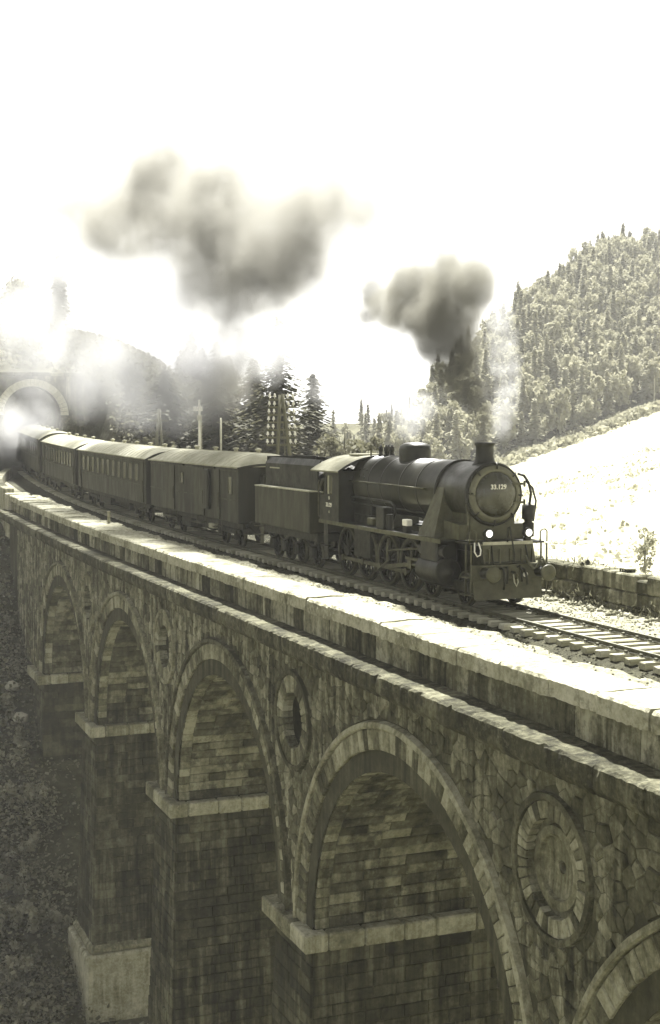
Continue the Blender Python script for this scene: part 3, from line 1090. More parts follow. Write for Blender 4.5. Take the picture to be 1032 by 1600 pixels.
def buffer(parent, x, y, z, d=-1, L=0.6, mat='greyfront'):
    b = MB()
    b.cyl((x, y, z), (x, y + d * (L - 0.08) * 0.6, z), 0.16, 0.13, 16)
    b.cyl((x, y + d * (L - 0.08) * 0.55, z), (x, y + d * (L - 0.05), z), 0.075, seg=12)
    bo = b.build('buffer', 'dull', parent)
    MB().lathe((x, y + d * (L - 0.09), z), (0, d, 0), [(0, 0.05), (0, 0.23), (0.04, 0.235), (0.065, 0.2), (0.085, 0.1), (0.09, 0.01)], 24).build('buffer_head', mat, bo)
    return bo

LY = 33.7
loco = tag(empty('steam_locomotive', (TRACK_N, LY, 0)), 'black steam locomotive number 33.129 with lit headlamps leading the train', 'locomotive')
BZ = 3.22          # boiler centre height
# frames and saddle
mb = MB()
mb.box(-0.62, -0.56, 0.9, 11.6, 0.62, 1.55); mb.box(0.56, 0.62, 0.9, 11.6, 0.62, 1.55)
mb.box(-0.9, 0.9, 8.6, 10.0, 0.75, 2.2)
mb.build('main_frame', 'dull', loco)
# smokebox
mb = MB()
mb.lathe((0, 1.62, BZ), (0, 1, 0), [(0, 0.80), (0.0, 0.915), (0.03, 0.93), (0.10, 0.93), (0.12, 0.915), (1.95, 0.915)], 64)
smb = mb.build('smokebox', 'boiler', loco)
mb = MB()
for i in range(40):
    a = 2 * PI * i / 40
    mb.cyl((0.895 * math.cos(a), 1.6, BZ + 0.895 * math.sin(a)), (0.895 * math.cos(a), 1.66, BZ + 0.895 * math.sin(a)), 0.014, seg=6)
mb.build('rivets', 'boiler', smb)
MB().lathe((0, 3.53, BZ), (0, 1, 0), [(0, 0.915), (0, 0.975), (0.08, 0.975), (0.08, 0.915)], 64).build('smokebox_band', 'black', smb)
# smokebox door with dogs, hinges and number
mb = MB()
mb.lathe((0, 1.60, BZ), (0, -1, 0), [(0.09, 0.66), (0.14, 0.64), (0.20, 0.55), (0.26, 0.40), (0.295, 0.22), (0.305, 0.01)], 64)
door = mb.build('smokebox_door', 'door', loco)
MB().lathe((0, 1.60, BZ), (0, -1, 0), [(0, 0.84), (0.05, 0.84), (0.06, 0.81), (0.085, 0.79), (0.115, 0.72), (0.12, 0.67), (0.09, 0.655)], 64).build('door_ring', 'edge_grey', door)
MB().lathe((0, 1.60, BZ), (0, -1, 0), [(0.0, 0.90), (0.035, 0.90), (0.035, 0.86), (0.0, 0.85)], 64).build('door_seat', 'black', door)
for i in range(8):
    a = 2 * PI * (i + 0.5) / 8 + 0.35
    mb = MB()
    c, s_ = math.cos(a), math.sin(a)
    mb.tube([(0.74 * c, 1.49, BZ + 0.74 * s_), (0.84 * c, 1.48, BZ + 0.84 * s_), (0.92 * c, 1.56, BZ + 0.92 * s_)], [0.018, 0.028, 0.022], 6)
    mb.build('door_clamp', 'dull', door)
for zz in (-0.24, 0.3):
    mb = MB().box(0.42, 0.93, 1.44, 1.475, BZ + zz - 0.035, BZ + zz + 0.035)
    mb.cyl((0.92, 1.46, BZ + zz - 0.09), (0.92, 1.46, BZ + zz + 0.09), 0.035, seg=10)
    mb.build('door_hinge', 'greyfront', door)
MB().tube([(-0.86, 1.5, BZ + 0.12), (-0.86, 1.44, BZ + 0.12), (-0.86, 1.42, BZ - 0.02), (-0.72, 1.42, BZ - 0.02)], 0.018, 6).build('door_handle', 'steel', door)

def text_mesh(txt, size, depth=0.012, mat='white'):
    cu = bpy.data.curves.new('lettering', 'FONT')
    cu.body = txt; cu.size = size; cu.align_x = 'CENTER'; cu.align_y = 'CENTER'; cu.extrude = depth / 2; cu.offset = size * 0.022
    ob = bpy.data.objects.new('lettering', cu)
    COL.objects.link(ob)
    dg = bpy.context.evaluated_depsgraph_get()
    me = bpy.data.meshes.new_from_object(ob.evaluated_get(dg))
    bpy.data.objects.remove(ob)
    me.materials.clear(); me.materials.append(M[mat])
    return me
inst('number_lettering', text_mesh('33.129', 0.19), door, (-0.02, 1.298, BZ + 0.22), (rad(90), 0, 0))
# chimney
mb = MB()
mb.lathe((0, 2.2, BZ + 0.80), (0, 0, 1), [(0, 0.42), (0.06, 0.36), (0.16, 0.295), (0.30, 0.262), (0.55, 0.262), (0.61, 0.275), (0.62, 0.30), (0.69, 0.30), (0.70, 0.27), (0.66, 0.24), (0.3, 0.22)], 40)
mb.build('chimney', 'black', loco)
MB().lathe((0, 2.2, BZ + 0.80), (0, 0, 1), [(0.30, 0.005), (0.31, 0.235)], 24).build('chimney_throat', 'coal', loco)
# boiler barrel and bands
mb = MB()
mb.lathe((0, 3.6, BZ), (0, 1, 0), [(0, 0.935), (5.0, 0.965), (5.0, 0.98), (6.6, 0.98)], 64)
boil = mb.build('boiler', 'boiler', loco)
for yy in (4.9, 6.15, 7.6, 8.62):
    rr = 0.935 + 0.03 * (yy - 3.6) / 5 + (0.012 if yy > 8.5 else 0)
    MB().lathe((0, yy, BZ), (0, 1, 0), [(0, rr), (0.0, rr + 0.014), (0.07, rr + 0.014), (0.07, rr)], 64).build('boiler_band', 'black', boil)
for yy, zz in ((9.0, 0.5), (9.3, 0.52), (9.6, 0.5), (9.0, 0.25), (9.45, 0.3)):
    a = math.asin(zz / 0.98)
    x = -0.98 * math.cos(a)
    MB().cyl((x * 0.98, yy, BZ + zz), (x * 1.03, yy, BZ + zz * 1.05), 0.05, 0.04, 10).build('washout_plug', 'black', boil)
# deep firebox sides below the barrel
MB().box(-0.86, 0.86, 8.7, 10.1, 1.9, BZ - 0.3, 0.05).build('firebox', 'black', loco)
# dome: long casing with rounded top
mb = MB()
pts_ = []
nseg = 36
prof = [(-0.24, 1.0), (0.26, 1.0), (0.37, 0.95), (0.44, 0.82), (0.48, 0.6), (0.50, 0.25), (0.505, 0.0)]
vs = []
for (h, k) in prof:
    for i in range(nseg):
        a = 2 * PI * i / nseg
        ca, sa = math.cos(a), math.sin(a)
        ex = math.copysign(abs(ca) ** 0.75, ca); ey = math.copysign(abs(sa) ** 0.75, sa)
        vs.append((0.46 * k * ex, 7.0 + 0.60 * k * ey, BZ + 0.955 + h))
fs = [(l * nseg + i, l * nseg + (i + 1) % nseg, (l + 1) * nseg + (i + 1) % nseg, (l + 1) * nseg + i) for l in range(len(prof) - 1) for i in range(nseg)]
mb.add(vs, fs, True)
mb.build('dome', 'black', loco)
mb = MB().cyl((0, 7.75, BZ + 0.9), (0, 7.75, BZ + 1.22), 0.13, 0.11, 16)
mb.build('sand_valve', 'black', loco)
for xx, yy in ((-0.12, 9.05), (0.14, 9.15), (-0.12, 9.5), (0.16, 9.5)):
    mb = MB().lathe((xx, yy, BZ + 0.93), (0, 0, 1), [(0, 0.10), (0.08, 0.10), (0.1, 0.065), (0.2, 0.065), (0.22, 0.085), (0.33, 0.085), (0.36, 0.04), (0.42, 0.03), (0.42, 0.0)], 14)
    mb.build('safety_valve', 'black', loco)
mb = MB().cyl((-0.25, 10.05, BZ + 0.85), (-0.25, 10.05, BZ + 1.2), 0.03, seg=8)
mb.lathe((-0.25, 10.05, BZ + 1.15), (0, 0, 1), [(0, 0.03), (0.02, 0.06), (0.16, 0.06), (0.2, 0.01)], 10)
mb.build('whistle', 'steel', loco)
# handrail with stanchions, feed pipes
mb = MB().tube([(-1.06, 4.1, BZ + 0.07), (-1.07, 6, BZ + 0.1), (-1.09, 10.3, BZ + 0.12)], 0.022, 8)
for yy in (4.2, 5.6, 7.0, 8.4, 9.7):
    mb.cyl((-0.9, yy, BZ + 0.08), (-1.09, yy, BZ + 0.09), 0.018, seg=6)
mb.build('handrail', 'steel', loco)
MB().tube([(-1.0, 10.2, BZ - 0.42), (-1.02, 7.4, BZ - 0.45), (-1.04, 6.6, BZ - 0.46), (-1.05, 6.3, BZ - 0.56), (-1.1, 6.1, BZ - 0.78), (-1.1, 6.3, BZ - 1.05), (-1.1, 6.5, BZ - 1.2)], 0.04, 8).build('feed_pipe', 'black', loco)
MB().tube([(-1.0, 10.2, BZ - 0.62), (-1.0, 4.2, BZ - 0.68)], 0.03, 8).build('blower_pipe', 'black', loco)
# running board
FP = 1.90
mb = MB()
mb.prism([(-1.5, FP - 0.05), (-1.5, FP), (-0.7, FP), (-0.7, FP - 0.05)], 'y', 2.05, 11.8)
mb.prism([(1.5, FP - 0.05), (1.5, FP), (0.7, FP), (0.7, FP - 0.05)], 'y', 2.05, 11.8)
rb = mb.build('running_board', 'black', loco)
mb = MB().box(-1.52, -1.495, 2.05, 11.8, FP - 0.11, FP + 0.015)
mb.build('board_edging', 'greyfront', rb)
mb = MB()
for i in range(7):
    mb.box(-1.46 + 0.0, -0.8, 2.1 + 0.22 * i, 2.2 + 0.22 * i, FP + 0.002, FP + 0.018)
mb.build('tread_plate', 'greyfront', rb)
# air pump and lubricator on the board
mb = MB().box(-1.42, -1.12, 6.35, 6.95, FP + 0.01, FP + 0.72, 0.03)
mb.cyl((-1.26, 6.2, FP + 0.01), (-1.26, 6.2, FP + 0.5), 0.12, seg=16)
mb.build('feed_pump', 'black', loco)
mb = MB().box(-1.35, -1.1, 7.45, 7.85, FP + 0.05, FP + 0.3, 0.03)
mb.build('lubricator_box', 'greyfront', loco)
mb = MB().box(-1.36, -1.16, 4.7, 5.05, FP + 0.22, FP + 0.42, 0.02).build('oil_can_rack', 'white', loco)
MB().box(-1.34, -1.16, 4.75, 5.0, FP + 0.01, FP + 0.215).build('rack_stand', 'black', loco)
# outside steam pipe casings down to the cylinders, saddle box
for s_ in (-1, 1):
    mb = MB()
    a = [(s_ * 0.86, 3.05, BZ + 0.28), (s_ * 0.86, 3.48, BZ + 0.28), (s_ * 1.38, 3.85, FP + 0.01), (s_ * 1.38, 2.75, FP + 0.01)]
    b_ = [(s_ * 0.6, p[1], p[2]) for p in a]
    mb.add(a + b_, [(0, 1, 2, 3), (0, 4, 5, 1), (1, 5, 6, 2), (2, 6, 7, 3), (3, 7, 4, 0)])
    mb.build('steam_pipe_casing', 'greyfront', loco)
mb = MB()
mb.prism([(1.75, FP + 0.01), (1.75, FP + 0.44), (2.75, FP + 0.52), (2.75, FP + 0.01)], 'x', -1.06, 1.06)
mb.build('valve_chest_cover', 'greyfront', loco)
mb = MB().box(-0.72, 0.72, 1.68, 3.4, FP + 0.0, BZ - 0.55)
mb.build('smokebox_saddle', 'greyfront', loco)
# front platform, apron, buffer beam, plough plate
mb = MB().box(-1.2, 1.2, 0.78, 1.70, FP - 0.06, FP - 0.005)
pf = mb.build('front_platform', 'black', loco)
MB().box(-0.80, 0.80, 0.745, 0.79, FP - 0.075, FP + 0.015).build('platform_edge', 'edge', pf)
mb = MB()
mb.prism([(0.76, FP - 0.08), (0.60, 1.30), (0.66, 1.30), (0.84, FP - 0.08)], 'x', -0.82, 0.82)
mb.build('front_apron', 'greyfront', loco)
mb = MB().box(-1.28, 1.28, 0.52, 0.62, 0.86, 1.28, 0.01)
bb = mb.build('buffer_beam', 'greyfront', loco)
mb = MB()
for i in range(18):
    for zz in (0.92, 1.22):
        mb.cyl((-1.2 + i * 0.141, 0.505, zz), (-1.2 + i * 0.141, 0.525, zz), 0.016, seg=6)
mb.build('rivets', 'greyfront', bb)
mb = MB()
mb.prism([(0.66, 0.85), (0.50, 0.30), (0.55, 0.30), (0.72, 0.85)], 'x', -1.18, 1.0)
mb.build('plough_plate', 'greyfront', loco)
for s_ in (-1, 1):
    buffer(loco, s_ * 0.875, 0.52, 1.06)
# hook, screw coupling, hoses
mb = MB().tube([(0, 0.5, 1.06), (0, 0.3, 1.06), (0, 0.2, 1.0), (0, 0.24, 0.92), (0, 0.3, 0.95)], 0.035, 8)
ck = mb.build('draw_hook', 'steel', loco)
MB().tube([(0.05, 0.34, 1.02), (0.06, 0.26, 0.8), (0.0, 0.24, 0.68), (-0.06, 0.26, 0.8), (-0.05, 0.34, 1.02)], 0.02, 6).build('coupling_link', 'edge', ck)
MB().tube([(-0.38, 0.5, 1.18), (-0.38, 0.36, 1.2), (-0.37, 0.28, 1.05), (-0.36, 0.28, 0.72), (-0.36, 0.34, 0.6)], 0.035, 8).build('brake_hose', 'dull', loco)
MB().tube([(0.3, 0.5, 1.16), (0.3, 0.36, 1.15), (0.33, 0.28, 1.0), (0.36, 0.26, 0.72)], 0.035, 8).build('brake_hose', 'dull', loco)
MB().tube([(0.42, 0.5, 1.52), (0.46, 0.42, 1.35), (0.6, 0.36, 1.16), (0.72, 0.34, 1.2), (0.78, 0.34, 1.38), (0.9, 0.34, 1.42), (1.0, 0.34, 1.25), (1.12, 0.34, 1.1), (1.28, 0.36, 1.14)], 0.04, 8).build('steam_heating_hose', 'greyfront', loco)
MB().tube([(-0.05, 0.7, FP), (-0.05, 0.66, FP + 0.42), (-0.02, 0.62, FP + 0.45), (0.03, 0.6, FP + 0.15), (0.1, 0.55, FP - 0.35), (0.06, 0.52, FP - 0.58), (0.0, 0.52, FP - 0.5)], 0.026, 8).build('lamp_cable', 'dull', loco)
MB().cyl((0.42, 0.5, 0.98), (0.42, 0.47, 0.98), 0.075, seg=14).build('hose_cap', 'white', loco)
# headlamps
for x in (-0.62, 0.66):
    mb = MB()
    mb.lathe((x, 0.84, FP + 0.25), (0, -1, 0), [(-0.12, 0.01), (-0.1, 0.10), (0.0, 0.145), (0.10, 0.155), (0.125, 0.155), (0.125, 0.105)], 24)
    mb.box(x - 0.09, x + 0.09, 0.76, 0.92, FP - 0.0, FP + 0.12, 0.02)
    hl = mb.build('headlamp', 'dull', loco)
    MB().lathe((x, 0.725, FP + 0.25), (0, -1, 0), [(0, 0.108), (0.012, 0.10), (0.03, 0.06), (0.035, 0.005)], 24).build('lens', 'lamp', hl)
# grab rails on the platform
for x in (-1.14, 1.14):
    MB().tube([(x - 0.11, 0.72, FP - 0.02), (x - 0.11, 0.72, FP + 0.28), (x - 0.04, 0.72, FP + 0.34), (x + 0.05, 0.72, FP + 0.34), (x + 0.11, 0.72, FP + 0.28), (x + 0.11, 0.72, FP - 0.02)], 0.02, 8).build('grab_rail', 'steel', loco)
MB().tube([(-1.1, 0.70, FP + 0.02), (-1.12, 0.66, FP - 0.25), (-1.04, 0.65, FP - 0.38), (-0.94, 0.65, FP - 0.34), (-0.92, 0.66, FP - 0.2), (-0.98, 0.70, FP + 0.02)], 0.022, 8).build('rope_loop', 'white', loco)
# front steps
for s_ in (-1, 1):
    mb = MB().box(s_ * 1.22 - 0.02, s_ * 1.22 + 0.02, 0.66, 0.70, 0.42, FP - 0.06)
    mb.box(s_ * 1.22 - 0.02, s_ * 1.22 + 0.02, 0.98, 1.02, 0.42, FP - 0.06)
    mb.box(s_ * 1.22 - 0.16, s_ * 1.22 + 0.16, 0.62, 1.06, 0.42, 0.45)
    mb.box(s_ * 1.22 - 0.16, s_ * 1.22 + 0.16, 0.62, 1.06, 0.92, 0.95)
    mb.build('front_step', 'steel', loco)
for (x, pts_c, r) in ((0, [(-0.55, 0.72, FP - 0.1), (-0.56, 0.60, FP - 0.5), (-0.56, 0.5, FP - 0.75), (-0.54, 0.46, 1.0)], 0.022), (0, [(0.55, 0.72, FP - 0.1), (0.57, 0.6, FP - 0.5), (0.6, 0.5, 1.2)], 0.022),
                     (0, [(-0.8, 0.6, 1.34), (0.8, 0.6, 1.34)], 0.02), (0, [(0.18, 0.52, 1.2), (0.18, 0.4, 1.25), (0.2, 0.34, 1.1), (0.22, 0.32, 0.8)], 0.03), (0, [(-0.2, 0.52, 1.2), (-0.2, 0.42, 1.22), (-0.22, 0.36, 1.05), (-0.24, 0.36, 0.75)], 0.028)):
    MB().tube(pts_c, r, 8).build('front_pipe', 'dull', loco)
for x in (-0.7, -0.35, 0.0, 0.35, 0.7):
    MB().box(x - 0.02, x + 0.02, 0.56, 0.63, 1.32, 1.72).build('apron_rib', 'greyfront', loco)
MB().tube([(-0.95, 1.45, FP + 0.02), (-0.95, 1.4, FP + 0.55), (-0.93, 1.55, FP + 1.05)], 0.025, 8).build('smokebox_handrail', 'steel', loco)
# pumps and pipes on the far side of the smokebox
mb = MB()
mb.lathe((1.22, 1.75, FP + 0.05), (0, 0, 1), [(0, 0.17), (0.4, 0.17), (0.42, 0.12), (0.5, 0.12), (0.52, 0.19), (0.92, 0.19), (0.95, 0.08), (1.0, 0.02)], 18)
mb.build('air_pump', 'dull', loco)
MB().tube([(1.2, 1.65, FP + 1.0), (1.22, 1.6, FP + 1.35), (1.12, 1.58, FP + 1.65), (0.98, 1.6, FP + 1.85), (0.9, 1.8, FP + 1.9)], 0.04, 8).build('pump_pipe', 'black', loco)
MB().tube([(1.36, 1.7, FP + 0.5), (1.4, 1.62, FP + 1.1), (1.26, 1.6, FP + 1.5), (1.05, 1.65, FP + 1.7)], 0.03, 8).build('pump_pipe', 'black', loco)
# cylinders and motion
for s_ in (-1, 1):
    mb = MB()
    mb.cyl((s_ * 1.12, 2.35, 0.92), (s_ * 1.12, 3.75, 0.92), 0.40, seg=28)
    mb.box(min(s_ * 0.7, s_ * 1.42), max(s_ * 0.7, s_ * 1.42), 2.5, 3.6, 1.2, FP - 0.06, 0.05)
    mb.cyl((s_ * 1.18, 2.2, 1.52), (s_ * 1.18, 3.9, 1.52), 0.19, seg=20)
    cy = mb.build('cylinder', 'black', loco)
    MB().lathe((s_ * 1.12, 2.34, 0.92), (0, -1, 0), [(0, 0.42), (0.05, 0.42), (0.07, 0.36), (0.1, 0.12), (0.22, 0.1), (0.23, 0.0)], 24).build('cylinder_cover', 'dull', cy)
    MB().cyl((s_ * 1.12, 3.75, 0.92), (s_ * 1.12, 4.9, 0.92), 0.045, seg=10).build('piston_rod', 'steel', loco)
    mb = MB().box(s_ * 1.12 - 0.06, s_ * 1.12 + 0.06, 3.8, 5.2, 1.06, 1.14)
    mb.box(s_ * 1.12 - 0.08, s_ * 1.12 + 0.08, 4.75, 5.0, 0.78, 1.06, 0.02)
    mb.build('slide_bar', 'steel', loco)
    # connecting rod, coupling rod, radius rod, expansion link
    cz = 0.62
    mb = MB().prism([(4.85, 0.98), (4.85, 0.86), (7.3, cz - 0.07), (7.3, cz + 0.07)], 'x', s_ * 1.1 - 0.03, s_ * 1.1 + 0.03)
    mb.cyl((s_ * 1.03, 7.3, cz), (s_ * 1.16, 7.3, cz), 0.15, seg=18)
    mb.build('connecting_rod', 'steel', loco)
    mb = MB().box(s_ * 0.98 - 0.03, s_ * 0.98 + 0.03, 5.5, 10.8, cz - 0.06, cz + 0.06)
    for yy in (5.5, 7.25, 9.0, 10.75):
        mb.cyl((s_ * 0.93, yy, cz), (s_ * 1.04, yy, cz), 0.12, seg=14)
    mb.build('coupling_rod', 'steel', loco)
    mb = MB().tube([(s_ * 1.18, 3.9, 1.5), (s_ * 1.18, 6.0, 1.28), (s_ * 1.18, 6.6, 1.2)], 0.035, 6)
    mb.tube([(s_ * 1.2, 6.4, 1.6), (s_ * 1.2, 6.5, 1.25), (s_ * 1.2, 6.45, 0.9)], 0.05, 6)
    mb.tube([(s_ * 1.2, 6.45, 0.92), (s_ * 1.2, 7.4, 0.45)], 0.03, 6)
    mb.tube([(s_ * 1.14, 4.8, 1.5), (s_ * 1.14, 4.85, 0.7)], 0.03, 6)
    mb.build('valve_gear', 'steel', loco)
    for yy in (5.5, 7.25, 9.0, 10.75):
        make_wheel(loco, 'driving_wheel', s_ * 0.78, yy, 0.85, 14, s_)
    for yy in (1.75, 4.0):
        make_wheel(loco, 'bogie_wheel', s_ * 0.78, yy, 0.5, 10, s_)
    MB().box(s_ * 0.92 - 0.05, s_ * 0.92 + 0.05, 1.3, 4.5, 0.42, 0.72, 0.03).build('bogie_frame', 'dull', loco)
    for yy in (6.38, 8.12, 9.9):
        MB().box(s_ * 0.78 - 0.05, s_ * 0.78 + 0.05, yy - 0.06, yy + 0.06, 0.3, 1.3, 0.02).build('brake_hanger', 'dull', loco)
    # sand pipe, cab steps
    mb = MB().box(s_ * 1.38 - 0.02, s_ * 1.38 + 0.02, 11.2, 11.6, 0.5, FP - 0.05)
    mb.box(s_ * 1.36 - 0.16, s_ * 1.36 + 0.16, 11.2, 11.6, 0.5, 0.53); mb.box(s_ * 1.36 - 0.16, s_ * 1.36 + 0.16, 11.2, 11.6, 1.0, 1.03)
    mb.build('cab_step', 'dull', loco)
for yy in (5.5, 7.25, 9.0, 10.75):
    MB().cyl((-0.78, yy, 0.85), (0.78, yy, 0.85), 0.09, seg=12).build('axle', 'dull', loco)
for yy in (1.75, 4.0):
    MB().cyl((-0.78, yy, 0.5), (0.78, yy, 0.5), 0.07, seg=12).build('axle', 'dull', loco)
# cab
mb = MB()
for s_ in (-1, 1):
    x0, x1 = (-1.5, -1.46) if s_ < 0 else (1.46, 1.5)
    mb.box(x0, x1, 9.95, 11.75, FP + 0.005, 2.82)
    mb.box(x0, x1, 9.95, 10.55, 2.82, 3.66); mb.box(x0, x1, 11.15, 11.3, 2.82, 3.66)
    mb.box(x0, x1, 10.55, 11.15, 3.5, 3.66)
mb.box(-1.46, -0.9, 9.95, 9.99, FP + 0.005, 3.66); mb.box(0.9, 1.46, 9.95, 9.99, FP + 0.005, 3.66)
fw = []
mb.prism([(-0.9, 3.4)] + [(-0.9 + 1.8 * i / 12, 3.66 + 0.42 * (1 - (2 * i / 12 - 1) ** 2)) for i in range(13)] + [(0.9, 3.4)], 'y', 9.95, 9.99)
cab = mb.build('cab', 'black', loco)
mb = MB()
rp = [(-1.62 + 3.24 * i / 20, 3.66 + 0.52 * (1 - abs(2 * i / 20 - 1) ** 2.2)) for i in range(21)]
mb.prism(rp + [(p[0], p[1] - 0.05) for p in rp[::-1]], 'y', 9.72, 12.35)
cr = mb.build('cab_roof', 'roofgrey', cab)
mb = MB()
mb.prism([(p[0] * 1.005, p[1] + 0.02) for p in rp] + [(p[0], p[1] - 0.06) for p in rp[::-1]], 'y', 9.66, 9.72)
mb.build('roof_rim', 'black', cr)
MB().box(-0.5, 0.5, 10.6, 11.5, 4.16, 4.24, 0.03).build('roof_vent', 'roofgrey', cr)
MB().box(-1.47, -1.455, 10.56, 11.14, 2.83, 3.49).build('cab_window', 'glass', cab)
MB().box(-1.53, -1.505, 10.82, 10.90, 2.85, 3.48).build('window_bar', 'edge', cab)
MB().tube([(-1.53, 11.72, 2.0), (-1.56, 11.72, 2.1), (-1.56, 11.72, 3.2), (-1.53, 11.72, 3.3)], 0.02, 6).build('cab_handrail', 'steel', cab)
pl = MB().box(-1.512, -1.501, 10.45, 11.2, 2.36, 2.56).build('number_plate', 'black', cab)
inst('number_lettering', text_mesh('33.129', 0.2), pl, (-1.518, 10.83, 2.46), (rad(90), 0, rad(-90)))
inst('number_lettering', text_mesh('B', 0.16), cab, (-1.506, 10.83, 2.7), (rad(90), 0, rad(-90)))
MB().cyl((-1.501, 10.83, 2.22), (-1.508, 10.83, 2.22), 0.05, seg=12).build('cab_disc', 'edge', cab)
MB().box(-1.35, 1.35, 9.9, 12.1, FP - 0.1, FP + 0.0).build('cab_floor', 'dull', cab)
mb = MB().lathe((0, 10.35, BZ - 0.1), (0, 1, 0), [(0, 0.95), (0.02, 0.95), (0.03, 0.01)], 40)
mb.build('boiler_backhead', 'dull', cab)

# ------------------------------------------------------------------ tender
tender = tag(empty('tender', (TRACK_N, LY + 12.7, 0)), 'high-sided dark coal tender coupled between the locomotive cab and the first van', 'tender')
mb = MB().box(-1.55, 1.55, 0.0, 6.15, 1.33, 2.82, 0.03)
tk = mb.build('water_tank', 'coachpanel', tender)
mb = MB().box(-1.56, -1.2, -0.01, 6.16, 2.822, 2.87)
mb.build('tank_rim', 'edge', tk)
mb = MB()
bp_ = [(-1.14, 2.83), (-1.14, 3.75), (-1.0, 3.98), (-0.95, 3.98), (-1.08, 3.75), (-1.08, 2.83)]
mb.prism(bp_, 'y', 0.2, 6.0); mb.prism([(-p[0], p[1]) for p in bp_[::-1]], 'y', 0.2, 6.0)
mb.box(-1.08, 1.08, 5.9, 6.0, 2.83, 4.02)
mb.box(-1.08, 1.08, 0.2, 0.26, 2.83, 3.3)
cb = mb.build('coal_bunker', 'black', tender)
mb = MB()
NX, NYc = 16, 40
vs = []
for i in range(NX + 1):
    for j in range(NYc + 1):
        u = i / NX; v = j / NYc
        zc = 3.35 + 0.5 * math.sin(PI * u) ** 0.6 * (0.4 + 0.6 * math.sin(PI * min(1, v * 1.1 + 0.1)) ** 0.7)
        vs.append((-1.07 + 2.14 * u, 0.3 + 5.58 * v, zc + random.uniform(-0.05, 0.05)))
mb.add(vs, [(i * (NYc + 1) + j, i * (NYc + 1) + j + 1, (i + 1) * (NYc + 1) + j + 1, (i + 1) * (NYc + 1) + j) for i in range(NX) for j in range(NYc)])
mb.build('coal_load', 'coal', cb)
MB().box(-1.17, -1.142, 4.3, 5.4, 3.55, 3.6).build('tool_rail', 'edge', cb)
mb = MB().box(-1.3, 1.3, -0.2, 6.35, 1.02, 1.32)
mb.build('tender_frame', 'dull', tender)
for s_ in (-1, 1):
    for yy in (0.95, 2.65, 4.0, 5.4):
        make_wheel(tender, 'tender_wheel', s_ * 0.78, yy, 0.5, 10, s_)
        MB().box(s_ * 1.02 - 0.1, s_ * 1.02 + 0.1, yy - 0.17, yy + 0.17, 0.34, 0.78, 0.04).build('axle_box', 'dull', tender)
        MB().tube([(s_ * 1.02, yy - 0.6, 0.98), (s_ * 1.02, yy - 0.3, 0.84), (s_ * 1.02, yy, 0.8), (s_ * 1.02, yy + 0.3, 0.84), (s_ * 1.02, yy + 0.6, 0.98)], 0.05, 6).build('leaf_spring', 'dull', tender)
    buffer(tender, s_ * 0.875, 6.35, 1.06, 1)
    mb = MB()
    for zz in (0.45, 0.85, 1.2):
        mb.box(s_ * 1.42 - 0.16, s_ * 1.42 + 0.16, 5.75, 6.15, zz, zz + 0.03)
    mb.box(s_ * 1.3 - 0.01, s_ * 1.3 + 0.01, 5.75, 6.15, 0.45, 1.33)
    mb.build('tender_step', 'steel', tender)
for yy in (0.95, 2.65, 4.0, 5.4):
    MB().cyl((-0.78, yy, 0.5), (0.78, yy, 0.5), 0.07, seg=12).build('axle', 'dull', tender)

# ------------------------------------------------------------------ driver leaning out behind the cab
def skin_person(name, joints, edges, radii, mat, root):
    me = bpy.data.meshes.new(name)
    me.from_pydata(joints, edges, [])
    o = bpy.data.objects.new(name, me)
    COL.objects.link(o)
    m1 = o.modifiers.new('skin', 'SKIN')
    for i, r in enumerate(radii):
        o.data.skin_vertices[0].data[i].radius = r if isinstance(r, tuple) else (r, r)
        o.data.skin_vertices[0].data[i].use_root = (i == root)
    m2 = o.modifiers.new('sub', 'SUBSURF'); m2.levels = 2; m2.render_levels = 2
    dg = bpy.context.evaluated_depsgraph_get()
    me2 = bpy.data.meshes.new_from_object(o.evaluated_get(dg))
    bpy.data.objects.remove(o)
    me2.materials.clear(); me2.materials.append(M[mat])
    for p in me2.polygons: p.use_smooth = True
    return me2
person = tag(empty('person', (TRACK_N - 1.08, LY + 12.0, FP)), 'person in dark work clothes standing in the gap behind the locomotive cab', 'person')
J = [(0, 0, 0.93), (0, 0, 1.15), (-0.02, -0.02, 1.38), (-0.05, -0.05, 1.48), (-0.1, 0, 0.9), (-0.11, 0.02, 0.5), (-0.11, 0.04, 0.08), (-0.12, -0.12, 0.04),
     (0.1, 0, 0.9), (0.11, 0.02, 0.5), (0.11, 0.04, 0.08), (0.11, -0.12, 0.04), (-0.2, 0, 1.38), (-0.3, -0.02, 1.12), (-0.36, -0.2, 1.0), (0.18, 0, 1.38), (0.26, -0.02, 1.1), (0.22, -0.2, 0.95)]
E = [(0, 1), (1, 2), (2, 3), (0, 4), (4, 5), (5, 6), (6, 7), (0, 8), (8, 9), (9, 10), (10, 11), (2, 12), (12, 13), (13, 14), (2, 15), (15, 16), (16, 17)]
RR = [0.15, (0.16, 0.12), (0.15, 0.11), 0.06, 0.1, 0.07, 0.05, 0.045, 0.1, 0.07, 0.05, 0.045, 0.075, 0.055, 0.04, 0.075, 0.055, 0.04]
inst('body', skin_person('body', J, E, RR, 'cloth', 0), person)
mb = MB()
mb.lathe((-0.07, -0.08, 1.48), (-0.05, -0.05, 1), [(0, 0.05), (0.06, 0.06), (0.09, 0.08), (0.15, 0.095), (0.2, 0.1), (0.25, 0.08), (0.27, 0.02)], 18)
mb.tube([(-0.12, -0.16, 1.63), (-0.14, -0.2, 1.6), (-0.125, -0.17, 1.585)], [0.012, 0.018, 0.01], 6)
for s_ in (-1, 1):
    mb.tube([(-0.08 + s_ * 0.085, -0.07 - s_ * 0.06, 1.64), (-0.08 + s_ * 0.1, -0.06 - s_ * 0.07, 1.6)], 0.02, 6)
